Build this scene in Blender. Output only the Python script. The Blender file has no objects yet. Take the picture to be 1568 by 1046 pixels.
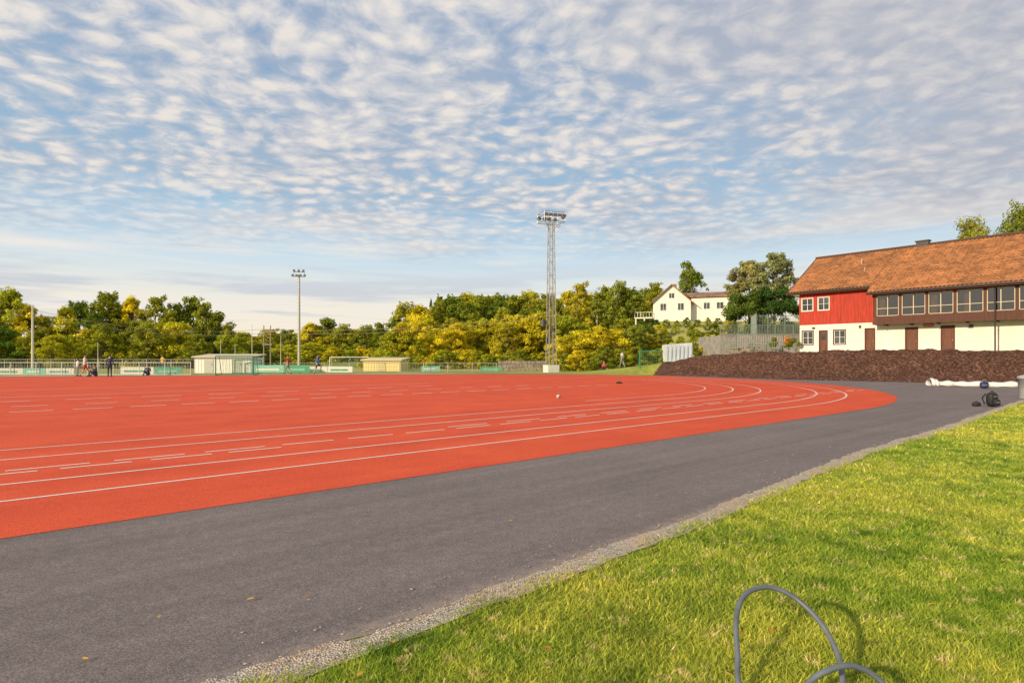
import bpy, bmesh, math, random
import numpy as np
from mathutils import Vector, Matrix
random.seed(7); rng=np.random.default_rng(11)
scene=bpy.context.scene
scene.view_settings.view_transform='Standard'
scene.view_settings.look='None'
scene.view_settings.exposure=0
COL=scene.collection
EYE=1.6
# ---------------------------------------------------------------- helpers
def ss(a,b,x):
    t=np.clip((x-a)/(b-a),0,1); return t*t*(3-2*t)
def terrain(X,Y):
    X=np.asarray(X,float);Y=np.asarray(Y,float)
    u=(X-21)*.6+(Y-39)*.8; v=(X-21)*.8-(Y-39)*.6
    u=u-3*(1-ss(-10,-2,v))
    p1=1.86*ss(.3,4.5,u)*ss(-26,-4,v)
    a=ss(61,92,Y)*ss(8,24,X)
    b=ss(68,120,Y)*ss(-45,5,X)
    far=30*ss(260,800,Y)+ (3*np.sin(X/90.)+2*np.sin(Y/70.))*ss(260,600,Y)
    return p1+(7.3-p1)*a+3.0*b*(1-a)+far
def gz(x,y): return float(terrain(x,y))
# surveyed positions: tangent of bearing from the station (0,0) and true distance
def sx(px,Y): return (px-784)/871.0*Y
def sz(py,Y): return EYE+(546-py)/871.0*Y
TH=math.radians(51); DX=(math.sin(TH),math.cos(TH)); NX=(-math.cos(TH),math.sin(TH))
def ps(p,s): return (NX[0]*p+DX[0]*s, NX[1]*p+DX[1]*s)   # track coordinates -> world

def nodes(m): 
    m.use_nodes=True; nt=m.node_tree; nt.nodes.clear(); return nt
def N(nt,t,**k):
    n=nt.nodes.new(t)
    for a,b in k.items():
        if a.startswith('i_'):
            n.inputs[a[2:].replace('_',' ')].default_value=b
        else: setattr(n,a,b)
    return n
def L(nt,a,b): nt.links.new(a,b)
def ramp(nt,fac,stops,interp='LINEAR'):
    r=nt.nodes.new('ShaderNodeValToRGB'); r.color_ramp.interpolation=interp
    e=r.color_ramp.elements
    while len(e)<len(stops): e.new(.5)
    for el,(p,c) in zip(e,stops):
        el.position=p; el.color=(c[0],c[1],c[2],1) if not isinstance(c,(int,float)) else (c,c,c,1)
    if fac is not None: L(nt,fac,r.inputs[0])
    return r
def mixc(nt,fac,a,b,mode='MIX'):
    m=nt.nodes.new('ShaderNodeMix'); m.data_type='RGBA'; m.blend_type=mode
    for sock,val in ((m.inputs[0],fac),(m.inputs[6],a),(m.inputs[7],b)):
        if hasattr(val,'is_output'): L(nt,val,sock)
        elif isinstance(val,(int,float)): sock.default_value=val
        else: sock.default_value=(val[0],val[1],val[2],1)
    return m.outputs[2]
def mth(nt,op,a,b=None,c=None,clamp=False):
    m=nt.nodes.new('ShaderNodeMath'); m.operation=op; m.use_clamp=clamp
    for i,v in enumerate((a,b,c)):
        if v is None: continue
        if hasattr(v,'is_output'): L(nt,v,m.inputs[i])
        else: m.inputs[i].default_value=v
    return m.outputs[0]
def noise(nt,vec,scale,detail=3,rough=.5,dist=0):
    n=N(nt,'ShaderNodeTexNoise'); n.inputs['Scale'].default_value=scale
    n.inputs['Detail'].default_value=detail; n.inputs['Roughness'].default_value=rough; n.inputs['Distortion'].default_value=dist
    if vec is not None: L(nt,vec,n.inputs['Vector'])
    return n
def mapping(nt,vec,scale=(1,1,1),rot=(0,0,0)):
    m=N(nt,'ShaderNodeMapping'); m.inputs['Scale'].default_value=scale; m.inputs['Rotation'].default_value=rot
    L(nt,vec,m.inputs['Vector']); return m.outputs[0]
MATS={}
def mat(name,col,rough=.7,var=.15,scale=8,bump=0,bscale=40,metal=0,spec=.3,coord='Object',stretch=(1,1,1)):
    if name in MATS: return MATS[name]
    m=bpy.data.materials.new(name); nt=nodes(m)
    out=N(nt,'ShaderNodeOutputMaterial'); p=N(nt,'ShaderNodeBsdfPrincipled')
    p.inputs['Roughness'].default_value=rough; p.inputs['Metallic'].default_value=metal
    p.inputs['Specular IOR Level'].default_value=spec
    tc=N(nt,'ShaderNodeTexCoord'); v=mapping(nt,tc.outputs[coord],stretch)
    n=noise(nt,v,scale,4,.6)
    r=ramp(nt,n.outputs[0],[(.3,[c*(1-var) for c in col]),(.7,[min(1,c*(1+var)) for c in col])])
    L(nt,r.outputs[0],p.inputs['Base Color'])
    if bump:
        b=N(nt,'ShaderNodeBump'); b.inputs['Strength'].default_value=bump; b.inputs['Distance'].default_value=.02
        n2=noise(nt,v,bscale,3,.6); L(nt,n2.outputs[0],b.inputs['Height']); L(nt,b.outputs[0],p.inputs['Normal'])
    L(nt,p.outputs[0],out.inputs[0]); MATS[name]=m; return m
def obj_from(name,verts,faces,mats=(),parent=None,smooth=False,midx=None,loc=None):
    me=bpy.data.meshes.new(name); me.from_pydata([tuple(v) for v in verts],[],faces); 
    for m in mats: me.materials.append(m)
    if midx is not None: me.polygons.foreach_set('material_index',midx)
    if smooth: me.polygons.foreach_set('use_smooth',[True]*len(me.polygons))
    me.update()
    o=bpy.data.objects.new(name,me); COL.objects.link(o)
    if parent: o.parent=parent
    if loc: o.location=loc
    return o
def empty(name,loc=(0,0,0),rz=0):
    e=bpy.data.objects.new(name,None); e.empty_display_size=.2; e.location=loc; e.rotation_euler=(0,0,rz); COL.objects.link(e); return e
def quadmesh(V,nq,name,mats,k=4,midx=None):
    """fast numpy mesh: V (nq*k,3), faces of k consecutive verts"""
    me=bpy.data.meshes.new(name); n=len(V)
    me.vertices.add(n); me.vertices.foreach_set('co',V.astype(np.float32).ravel())
    me.loops.add(n); me.loops.foreach_set('vertex_index',np.arange(n,dtype=np.int32))
    me.polygons.add(nq); me.polygons.foreach_set('loop_start',np.arange(0,n,k,dtype=np.int32))
    try: me.polygons.foreach_set('loop_total',np.full(nq,k,dtype=np.int32))
    except Exception: pass
    for m in mats: me.materials.append(m)
    if midx is not None: me.polygons.foreach_set('material_index',midx.astype(np.int32))
    me.update(calc_edges=True); return me
class MB:
    """mesh builder collecting boxes, tubes and polys"""
    def __init__(s): s.v=[];s.f=[];s.m=[]
    def add(s,v,f,m=0):
        o=len(s.v); s.v+= [tuple(a) for a in v]; s.f+=[tuple(i+o for i in q) for q in f]; s.m+=[m]*len(f)
    def box(s,x0,x1,y0,y1,z0,z1,m=0):
        s.add([(x0,y0,z0),(x1,y0,z0),(x1,y1,z0),(x0,y1,z0),(x0,y0,z1),(x1,y0,z1),(x1,y1,z1),(x0,y1,z1)],
              [(0,3,2,1),(4,5,6,7),(0,1,5,4),(1,2,6,5),(2,3,7,6),(3,0,4,7)],m)
    def tube(s,a,b,r0,r1=None,n=6,m=0):
        r1=r0 if r1 is None else r1
        a=Vector(a);b=Vector(b);d=(b-a)
        if d.length<1e-6: return
        d.normalize(); q=d.orthogonal().normalized(); w=d.cross(q)
        V=[]
        for c,r in((a,r0),(b,r1)):
            for i in range(n):
                t=2*math.pi*i/n; V.append(c+q*(r*math.cos(t))+w*(r*math.sin(t)))
        F=[(i,(i+1)%n,n+(i+1)%n,n+i) for i in range(n)]+[tuple(range(n-1,-1,-1)),tuple(range(n,2*n))]
        s.add(V,F,m)
    def path(s,pts,r,n=6,m=0):
        for a,b in zip(pts[:-1],pts[1:]): s.tube(a,b,r,r,n,m)
    def make(s,name,mats,parent=None,loc=None,rz=0,smooth=False,bevel=0):
        o=obj_from(name,s.v,s.f,mats,parent,smooth,s.m,loc); o.rotation_euler=(0,0,rz)
        if bevel:
            b=o.modifiers.new('bevel','BEVEL'); b.width=bevel; b.segments=2; b.limit_method='ANGLE'
        return o
def catmull(P,n=10,closed=False):
    P=[np.array(p,float) for p in P]; out=[]
    Q=[2*P[0]-P[1]]+P+[2*P[-1]-P[-2]]
    for i in range(1,len(Q)-2):
        for k in range(n):
            t=k/n; a,b,c,d=Q[i-1:i+3]
            out.append(.5*((2*b)+(-a+c)*t+(2*a-5*b+4*c-d)*t*t+(-a+3*b-3*c+d)*t**3))
    out.append(P[-1]); return out
# ---------------------------------------------------------------- camera
cam=bpy.data.cameras.new('camera'); co=bpy.data.objects.new('camera',cam); COL.objects.link(co)
co.location=(0,0,EYE); co.rotation_euler=(math.radians(90),0,0)
cam.sensor_width=36; cam.lens=20; cam.shift_y=.015; cam.clip_end=9000; cam.clip_start=.05
scene.camera=co
# ---------------------------------------------------------------- sun + sky
sv=Vector((-.76,-.65,0)).normalized(); EL=math.radians(21)
sd=Vector((sv.x*math.cos(EL),sv.y*math.cos(EL),math.sin(EL)))
sl=bpy.data.lights.new('sun','SUN'); sl.energy=5.0; sl.angle=math.radians(1.5); sl.color=(1,.79,.50)
so=bpy.data.objects.new('sun',sl); COL.objects.link(so); so.rotation_euler=sd.to_track_quat('Z','Y').to_euler(); so.location=(-30,-30,30)
w=bpy.data.worlds.new('World'); scene.world=w; w.use_nodes=True; nt=w.node_tree; nt.nodes.clear()
out=N(nt,'ShaderNodeOutputWorld'); bg=N(nt,'ShaderNodeBackground'); bg.inputs['Strength'].default_value=.1
sky=N(nt,'ShaderNodeTexSky'); sky.sky_type='NISHITA'; sky.sun_disc=False; sky.sun_elevation=EL; sky.sun_rotation=math.atan2(sv.x,sv.y)%(2*math.pi)
tc=N(nt,'ShaderNodeTexCoord'); sep=N(nt,'ShaderNodeSeparateXYZ'); L(nt,tc.outputs['Generated'],sep.inputs[0])
x,y,z=sep.outputs
zc=mth(nt,'ADD',mth(nt,'MAXIMUM',z,0.0),.12)
cb=N(nt,'ShaderNodeCombineXYZ'); L(nt,mth(nt,'DIVIDE',x,zc),cb.inputs[0]); L(nt,mth(nt,'DIVIDE',y,zc),cb.inputs[1])
P=mapping(nt,cb.outputs[0],(1,1.15,1),(0,0,math.radians(-14)))
warp=noise(nt,P,2.0,2,.5)
Pw=N(nt,'ShaderNodeVectorMath',operation='MULTIPLY_ADD'); L(nt,warp.outputs[1],Pw.inputs[0]); Pw.inputs[1].default_value=(.22,.22,.22); L(nt,P,Pw.inputs[2])
pw=Pw.outputs[0]
cover=noise(nt,P,.75,3,.55)
puf=noise(nt,pw,13,4,.6,.3)
vor=N(nt,'ShaderNodeTexVoronoi'); vor.feature='SMOOTH_F1'; vor.inputs['Scale'].default_value=12.0; vor.inputs['Smoothness'].default_value=.6; vor.inputs['Randomness'].default_value=.9
L(nt,pw,vor.inputs['Vector'])
pf=mth(nt,'ADD',mth(nt,'MULTIPLY',puf.outputs[0],.8),mth(nt,'MULTIPLY',mth(nt,'SUBTRACT',.75,vor.outputs['Distance']),.45))
med=noise(nt,pw,3.4,3,.55)
dens=mth(nt,'ADD',mth(nt,'ADD',pf,mth(nt,'MULTIPLY',mth(nt,'SUBTRACT',med.outputs[0],.5),.45)),mth(nt,'MULTIPLY',mth(nt,'SUBTRACT',cover.outputs[0],.42),1.35))
densR=ramp(nt,dens,[(.32,.08),(.50,.64),(.68,1)])
veil=mth(nt,'ADD',mth(nt,'ADD',mth(nt,'MULTIPLY',x,.95),mth(nt,'MULTIPLY',z,.42)),mth(nt,'MULTIPLY',cover.outputs[0],.7))
veilR=ramp(nt,veil,[(.60,0),(.98,1)])
bsum=mth(nt,'ADD',pf,mth(nt,'MULTIPLY',mth(nt,'SUBTRACT',med.outputs[0],.5),.3))
bright=ramp(nt,bsum,[(.36,(4.2,4.8,5.8)),(.54,(5.9,6.1,6.6)),(.72,(8.2,7.7,7.2))])
grey=ramp(nt,bsum,[(.36,(4.6,4.75,5.4)),(.72,(6.2,6.1,6.3))])
blue=ramp(nt,z,[(.0,(7.6,6.8,5.5)),(.10,(5.6,6.6,7.2)),(.20,(4.0,6.2,7.9)),(.5,(2.5,4.1,6.5))])
base=mixc(nt,.2,blue.outputs[0],sky.outputs[0])
c1=mixc(nt,densR.outputs[0],base,bright.outputs[0])
c2=mixc(nt,mth(nt,'MULTIPLY',veilR.outputs[0],.8),c1,grey.outputs[0])
# low band : long streaks near the horizon
cs=N(nt,'ShaderNodeCombineXYZ'); L(nt,mth(nt,'MULTIPLY',x,2.0),cs.inputs[0]); L(nt,mth(nt,'MULTIPLY',y,2.0),cs.inputs[1]); L(nt,mth(nt,'MULTIPLY',z,24),cs.inputs[2])
stk=noise(nt,cs.outputs[0],1.3,5,.58,.3)
hz=ramp(nt,z,[(.0,(9.6,8.4,6.3)),(.08,(9.2,8.5,7.2)),(.15,(6.4,7.6,8.3)),(.24,(4.0,6.4,8.4))])
low=mixc(nt,ramp(nt,stk.outputs[0],[(.46,0),(.62,.85)]).outputs[0],hz.outputs[0],(8.8,8.3,7.7))
stk2=noise(nt,cs.outputs[0],1.1,5,.6,.3); 
off=N(nt,'ShaderNodeVectorMath',operation='ADD'); L(nt,cs.outputs[0],off.inputs[0]); off.inputs[1].default_value=(4.3,1.7,2.2); L(nt,off.outputs[0],stk2.inputs['Vector'])
dk=mth(nt,'MULTIPLY',ramp(nt,stk2.outputs[0],[(.50,0),(.60,.9)]).outputs[0],ramp(nt,z,[(.03,0),(.07,.9),(.12,.6),(.17,0)]).outputs[0])
low=mixc(nt,dk,low,(5.2,5.7,6.7))
lf=ramp(nt,mth(nt,'ADD',z,mth(nt,'MULTIPLY',mth(nt,'SUBTRACT',cover.outputs[0],.5),.16)),[(.16,1),(.25,0)])
fin=mixc(nt,lf.outputs[0],c2,low)
L(nt,fin,bg.inputs[0]); L(nt,bg.outputs[0],out.inputs[0])
# ---------------------------------------------------------------- ground materials
def surf(name,build,rough=.9,bumpn=None,bs=.5,bd=.01,spec=.2):
    m=bpy.data.materials.new(name); nt=nodes(m); out=N(nt,'ShaderNodeOutputMaterial'); p=N(nt,'ShaderNodeBsdfPrincipled')
    p.inputs['Roughness'].default_value=rough; p.inputs['Specular IOR Level'].default_value=spec
    g=N(nt,'ShaderNodeNewGeometry'); pos=g.outputs['Position']
    c,h=build(nt,pos); L(nt,c,p.inputs['Base Color'])
    if h is not None:
        b=N(nt,'ShaderNodeBump'); b.inputs['Strength'].default_value=bs; b.inputs['Distance'].default_value=bd
        L(nt,h,b.inputs['Height']); L(nt,b.outputs[0],p.inputs['Normal'])
    L(nt,p.outputs[0],out.inputs[0]); return m
def grass_col(nt,pos,gain=1.0):
    n1=noise(nt,pos,.35,4,.6); n2=noise(nt,pos,2.3,4,.65); n3=noise(nt,pos,6.5,3,.6); n4=noise(nt,pos,.05,3,.5)
    g=gain
    c=ramp(nt,n2.outputs[0],[(.34,(.10*g,.17*g,.018*g)),(.5,(.20*g,.275*g,.033*g)),(.66,(.33*g,.36*g,.055*g))]).outputs[0]
    c=mixc(nt,ramp(nt,n1.outputs[0],[(.42,0),(.62,.7)]).outputs[0],c,(.42*g,.40*g,.065*g))
    c=mixc(nt,ramp(nt,n3.outputs[0],[(.58,0),(.68,.75)]).outputs[0],c,(.54*g,.45*g,.20*g))
    return c,n3.outputs[0],n4
def b_ground(nt,pos):
    c,h,n4=grass_col(nt,pos,.9)
    sp=N(nt,'ShaderNodeSeparateXYZ'); L(nt,pos,sp.inputs[0])
    f=ramp(nt,mth(nt,'MULTIPLY',sp.outputs[1],.01),[(.50,0),(.70,1)]).outputs[0]
    d=ramp(nt,n4.outputs[0],[(.4,(.22,.26,.06)),(.55,(.42,.40,.12)),(.7,(.15,.20,.05))]).outputs[0]
    return mixc(nt,f,c,d),h
M_ground=surf('grass_ground',b_ground,.95,bs=.6,bd=.03)
def b_asph(nt,pos):
    rot=mapping(nt,pos,(1,1,1),(0,0,-(math.pi/2-TH)))
    a=noise(nt,mapping(nt,rot,(.05,1.9,1)),1.3,5,.65); b=noise(nt,pos,.45,4,.6); f=noise(nt,pos,110,2,.7); g=noise(nt,pos,9,4,.65)
    c=ramp(nt,a.outputs[0],[(.32,(.142,.119,.122)),(.68,(.240,.205,.200))]).outputs[0]
    c=mixc(nt,.45,c,ramp(nt,b.outputs[0],[(.3,(.15,.128,.130)),(.7,(.225,.195,.188))]).outputs[0])
    c=mixc(nt,1.0,c,ramp(nt,f.outputs[0],[(.32,.55),(.5,.96),(.68,1.55)]).outputs[0],'MULTIPLY')
    c=mixc(nt,.6,c,ramp(nt,g.outputs[0],[(.3,.80),(.7,1.2)]).outputs[0],'MULTIPLY')
    sp=N(nt,'ShaderNodeSeparateXYZ'); L(nt,pos,sp.inputs[0])
    p=mth(nt,'ADD',mth(nt,'MULTIPLY',sp.outputs[0],-.629),mth(nt,'MULTIPLY',sp.outputs[1],.777))
    s=mth(nt,'ADD',mth(nt,'MULTIPLY',sp.outputs[0],.777),mth(nt,'MULTIPLY',sp.outputs[1],.629))
    d=mth(nt,'SUBTRACT',mth(nt,'SUBTRACT',p,3.0),mth(nt,'MULTIPLY',s,.05))
    du=mth(nt,'ADD',d,mth(nt,'MULTIPLY',mth(nt,'SUBTRACT',noise(nt,pos,14,5,.75).outputs[0],.5),.55))
    c=mixc(nt,ramp(nt,du,[(.03,.6),(.15,0)]).outputs[0],c,(.33,.27,.22))
    return c,f.outputs[0]
M_asph=surf('asphalt',b_asph,.9,bs=.6,bd=.005)
def b_track(nt,pos):
    rot=mapping(nt,pos,(1,1,1),(0,0,-(math.pi/2-TH)))
    a=noise(nt,mapping(nt,rot,(.05,.9,1)),1.0,4,.6); f=noise(nt,pos,80,2,.7); b=noise(nt,pos,.7,4,.6)
    c=ramp(nt,a.outputs[0],[(.3,(.56,.064,.023)),(.7,(.74,.108,.040))]).outputs[0]
    c=mixc(nt,.45,c,ramp(nt,b.outputs[0],[(.3,(.52,.064,.026)),(.7,(.76,.118,.044))]).outputs[0])
    c=mixc(nt,1.0,c,ramp(nt,f.outputs[0],[(.32,.62),(.5,1.0),(.7,1.3)]).outputs[0],'MULTIPLY')
    sc=noise(nt,mapping(nt,rot,(.5,4,1)),2.2,5,.7)
    c=mixc(nt,ramp(nt,sc.outputs[0],[(.62,0),(.76,.4)]).outputs[0],c,(.72,.25,.15))
    return c,f.outputs[0]
M_track=surf('red_track_rubber',b_track,.85,bs=.6,bd=.005)
def b_line(nt,pos):
    f=noise(nt,pos,60,2,.7); b=noise(nt,pos,3,4,.7)
    c=ramp(nt,f.outputs[0],[(.3,(.62,.55,.50)),(.6,(.84,.81,.78))]).outputs[0]
    c=mixc(nt,ramp(nt,b.outputs[0],[(.60,0),(.74,.6)]).outputs[0],c,(.70,.28,.18))
    return c,None
M_line=surf('white_line_paint',b_line,.8)
def b_gravel(nt,pos):
    v=N(nt,'ShaderNodeTexVoronoi'); v.inputs['Scale'].default_value=70; L(nt,pos,v.inputs['Vector'])
    n=noise(nt,pos,3,5,.65)
    c=ramp(nt,n.outputs[0],[(.35,(.54,.40,.29)),(.55,(.50,.44,.37)),(.7,(.40,.37,.33))]).outputs[0]
    sp=N(nt,'ShaderNodeSeparateColor'); L(nt,v.outputs['Color'],sp.inputs[0])
    c=mixc(nt,1.0,c,ramp(nt,sp.outputs[0],[(0,.62),(1,1.3)]).outputs[0],'MULTIPLY')
    return c,v.outputs['Distance']
M_gravel=surf('edge_gravel',b_gravel,.95,bs=.9,bd=.015)
def b_bark(nt,pos):
    n=noise(nt,pos,7,5,.75); n2=noise(nt,pos,.8,3,.5)
    c=ramp(nt,n.outputs[0],[(.34,(.026,.012,.009)),(.5,(.085,.040,.028)),(.66,(.26,.14,.10))]).outputs[0]
    c=mixc(nt,.5,c,ramp(nt,n2.outputs[0],[(.3,.6),(.7,1.3)]).outputs[0],'MULTIPLY')
    return c,n.outputs[0]
M_bark=surf('bark_mulch',b_bark,.95,bs=1,bd=.08)
# ---------------------------------------------------------------- terrain sheet
def axis(lo,hi,step,end):
    a=list(np.arange(lo,hi+.01,step)); d=step; v=hi
    while v<end: d*=1.25; v+=d; a.append(v)
    d=step; v=lo; pre=[]
    while v>-end: d*=1.25; v-=d; pre.append(v)
    return np.array(pre[::-1]+a)
ax=axis(-60,70,.8,5000); ay=axis(-10,125,.8,5000)
GX,GY=np.meshgrid(ax,ay); GZ=terrain(GX,GY)
nx,ny=len(ax),len(ay)
V=np.stack([GX.ravel(),GY.ravel(),GZ.ravel()],1)
F=[(j*nx+i,j*nx+i+1,(j+1)*nx+i+1,(j+1)*nx+i) for j in range(ny-1) for i in range(nx-1)]
obj_from('ground',V,F,[M_ground],smooth=True)
# asphalt
EDGE=[(-40,2.6),(-10,2.85),(.6,3.0),(4.2,3.15),(8,3.5),(10.6,3.72),(15.7,3.82),(26,4.35),(40,4.6),(80,4.8)]
es=np.array([e[0] for e in EDGE]); ep=np.array([e[1] for e in EDGE])
def edge_p(s): return np.interp(s,es,ep)
near=[]
for s in np.arange(-40,70,.25):
    near.append(ps(float(edge_p(s))+.045*math.sin(s*2.1)+.03*math.sin(s*5.3+1)+random.uniform(-.02,.02),s))
def uv2xy(u,v):
    u=u+3*(1-float(ss(-10,-2,v))); return (21+.6*u+.8*v, 39+.8*u-.6*v)
toe=[uv2xy(.35,v) for v in np.arange(45,-9,-1.0)]
poly=near+toe+[(11.5,49),(2,54),(-15,52.5),(-38,47.5),(-80,42),(-70,-32)]
obj_from('asphalt_path',[(a,b,.004) for a,b in poly],[tuple(range(len(poly)))],[M_asph])
# gravel margin
from mathutils import noise as mn
gv=[];gf=[]
ss_=np.arange(-12,60,.03)
for i,s in enumerate(ss_):
    e=float(edge_p(s)); w1=mn.noise(Vector((s*.9,0,0)))*.09+mn.noise(Vector((s*4,3,0)))*.06+mn.noise(Vector((s*14,7,0)))*.035
    w2=mn.noise(Vector((s*.7,9,0)))*.07+mn.noise(Vector((s*3,12,0)))*.05
    a=ps(e+.07+w1,s); b=ps(e-.16+w2,s)
    gv+=[(a[0],a[1],.008),(b[0],b[1],.008)]
    if i: k=2*i; gf.append((k-2,k-1,k+1,k))
obj_from('gravel_edge',gv,gf,[M_gravel])
# little stones
def stones(name,n,m,smin,smax):
    base=[(0,0,.6),(1,0,0),(.3,.95,.05),(-.8,.6,0),(-.8,-.6,.05),(.3,-.95,0),(0,0,-.4)]
    fc=[(0,1,2),(0,2,3),(0,3,4),(0,4,5),(0,5,1),(6,2,1),(6,3,2),(6,4,3),(6,5,4),(6,1,5)]
    b=MB()
    for i in range(n):
        s=-2+28*random.random()**1.7; p=float(edge_p(s))-.03+random.gauss(0,.07)
        if random.random()<.07: p+=abs(random.gauss(0,.35))
        X,Y=ps(p,s); r=random.uniform(smin,smax)*random.uniform(.6,1.2)*(1+s*.03); a=random.random()*6.28; sq=random.uniform(.6,1)
        b.add([(X+r*(q[0]*math.cos(a)-q[1]*sq*math.sin(a)),Y+r*(q[0]*math.sin(a)+q[1]*sq*math.cos(a)),.011+r*q[2]*random.uniform(.6,1)) for q in base],fc,random.choice([0,0,1,2]))
    b.make(name,m)
stones('gravel_stones',4600,[mat('stone_grey',(.34,.32,.30),.9,.3,9),mat('stone_light',(.50,.46,.42),.9,.3,9),mat('stone_tan',(.42,.32,.23),.9,.3,9)],.003,.011)
# track
C=(19.1,26.7)
def lane_pts(p,s0=-55,step=1.0,smax=None,a1=90):
    R=C[1]-p; pts=[(p,s) for s in np.arange(s0,C[0],step)]
    for a in np.linspace(0,math.radians(a1),60): pts.append((C[1]-R*math.cos(a),C[0]+R*math.sin(a)))
    return pts
red=[ps(*q) for q in lane_pts(6.7)]+[ (13.0,47.6),(8,50.2),(0,52),(-15,50.5),(-38,45.5),(-78,40)]
obj_from('running_track',[(a,b,.008) for a,b in red],[tuple(range(len(red)))],[M_track])
lines=MB()
def strip(pts,wd,zz=.012):
    P=[np.array(ps(*q)) for q in pts]; V=[];Fq=[]
    for i,q in enumerate(P):
        t=P[min(i+1,len(P)-1)]-P[max(i-1,0)]; t/=np.linalg.norm(t); n=np.array([-t[1],t[0]])*wd/2
        V+=[(*(q+n),zz),(*(q-n),zz)]
        if i: k=2*i; Fq.append((k-2,k-1,k+1,k))
    lines.add(V,Fq)
for p in (8.4,9.5,11.78,13.0): strip(lane_pts(p),.055)
strip(lane_pts(14.3,s0=15,a1=80),.05)
def dashes(p,s0,s1,ln,gap,wd=.055,a=True):
    s=s0
    while s<s1:
        strip([(p,s),(p,s+ln)],wd); s+=ln+gap
dashes(10.35,-12,3,.85,.25); dashes(10.62,-3,30,.95,.30); dashes(10.95,7,30,1.1,.6,.055)
dashes(8.95,-12,-.6,.75,.30)
dashes(21.8,-14,24,1.0,.45,.10); dashes(24.2,-20,20,.9,1.0,.09); dashes(17.5,-16,-6,1.0,.5,.08)
strip([(30,-30),(30,18)],.08); strip([(36,-30),(36,10)],.08)
dashes(27,-26,16,1.4,1.0,.10)
lines.make('track_lane_markings',[M_line])
# ---------------------------------------------------------------- bark mulch bank
uu=np.arange(-.4,6.6,.16); vv=np.arange(-14,44,.2)
V=[];F=[]
for j,v in enumerate(vv):
    for i,u in enumerate(uu):
        X,Y=uv2xy(u,v); 
        h=gz(X,Y)
        e=min(max((u+.4)/1.1,0),1)*min(max((v+14)/4,0),1)
        fall=1 if u<5 else max(0,1-(u-5)/1.5)
        top=.05*math.sin(v*.35)+.04*math.sin(v*1.1+1)
        bmp=mn.noise(Vector((X*1.1,Y*1.1,0)))*.16+mn.noise(Vector((X*4,Y*4,3)))*.11+random.uniform(-.04,.06)
        base_=.34-.20*float(ss(2.8,4.6,u))
        V.append((X+random.uniform(-.03,.03),Y,h-.02+e*fall*max(.05,base_+bmp+top)))
n=len(uu)
F=[(j*n+i,j*n+i+1,(j+1)*n+i+1,(j+1)*n+i) for j in range(len(vv)-1) for i in range(n-1)]
obj_from('bark_mulch_bank',V,F,[M_bark])
# ---------------------------------------------------------------- lawn blades
def leafmat(name,c,h=.5,trans=.35,vary=.25,attr=True):
    m=bpy.data.materials.new(name); nt=nodes(m); out=N(nt,'ShaderNodeOutputMaterial')
    d=N(nt,'ShaderNodeBsdfDiffuse'); t=N(nt,'ShaderNodeBsdfTranslucent'); mx=N(nt,'ShaderNodeMixShader'); mx.inputs[0].default_value=trans
    oi=N(nt,'ShaderNodeObjectInfo')
    a=N(nt,'ShaderNodeAttribute'); a.attribute_name='tint'
    r=ramp(nt,oi.outputs['Random'],[(0,(c[0]*.66,c[1]*.82,c[2]*1.05)),(.5,c),(1,(c[0]*1.32,c[1]*1.18,c[2]*.95))])
    col=mixc(nt,1.0,r.outputs[0],a.outputs['Color'],'MULTIPLY')
    L(nt,col,d.inputs[0]); L(nt,mixc(nt,1.0,col,(1.18,1.22,.6),'MULTIPLY'),t.inputs[0])
    L(nt,d.outputs[0],mx.inputs[1]); L(nt,t.outputs[0],mx.inputs[2]); L(nt,mx.outputs[0],out.inputs[0]); return m
mb=bpy.data.materials.new('lawn_blades'); nt=nodes(mb); out=N(nt,'ShaderNodeOutputMaterial')
d=N(nt,'ShaderNodeBsdfDiffuse'); t=N(nt,'ShaderNodeBsdfTranslucent'); mx=N(nt,'ShaderNodeMixShader'); mx.inputs[0].default_value=.4
g=N(nt,'ShaderNodeNewGeometry'); c,_,_=grass_col(nt,g.outputs['Position'],1.65)
rr=ramp(nt,g.outputs['Random Per Island'],[(0,(.55,.62,.66)),(.7,(1.1,1.1,1.1)),(.92,(1.3,1.2,1.2)),(1,(1.9,1.6,2.4))])
c=mixc(nt,1.0,c,rr.outputs[0],'MULTIPLY'); L(nt,c,d.inputs[0]); L(nt,c,t.inputs[0])
L(nt,d.outputs[0],mx.inputs[1]); L(nt,t.outputs[0],mx.inputs[2]); L(nt,mx.outputs[0],out.inputs[0])
n=500000
Yb=np.exp(rng.uniform(math.log(1.9),math.log(30),n)); Xb=rng.uniform(-.75,1.15,n)*Yb
sb=Xb*DX[0]+Yb*DX[1]; pb=Xb*NX[0]+Yb*NX[1]
keep=pb<edge_p(sb)-.11+.04*np.sin(sb*3.1)+.03*np.sin(sb*9.7)+rng.normal(0,.045,n)
Xb,Yb=Xb[keep],Yb[keep]; n=len(Xb)
wd=(.0012+.0011*Yb)*rng.uniform(.7,1.3,n); clump=.7+.5*np.sin(Xb*5+np.sin(Yb*4))*np.sin(Yb*6+1)
ht=rng.uniform(.012,.032,n)*(1+.4*clump)*(1+Yb*.01)
an=rng.uniform(0,2*math.pi,n); ln=rng.normal(0,.75,(n,2))*ht[:,None]
Vb=np.zeros((n,3,3)); Vb[:,0]=np.stack([Xb-wd*np.cos(an),Yb-wd*np.sin(an),np.full(n,-.002)],1)
Vb[:,1]=np.stack([Xb+wd*np.cos(an),Yb+wd*np.sin(an),np.full(n,-.002)],1); Vb[:,2]=np.stack([Xb+ln[:,0],Yb+ln[:,1],ht],1)
me=quadmesh(Vb.reshape(-1,3),n,'lawn_grass',[mb],3); COL.objects.link(bpy.data.objects.new('lawn_grass',me))
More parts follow.
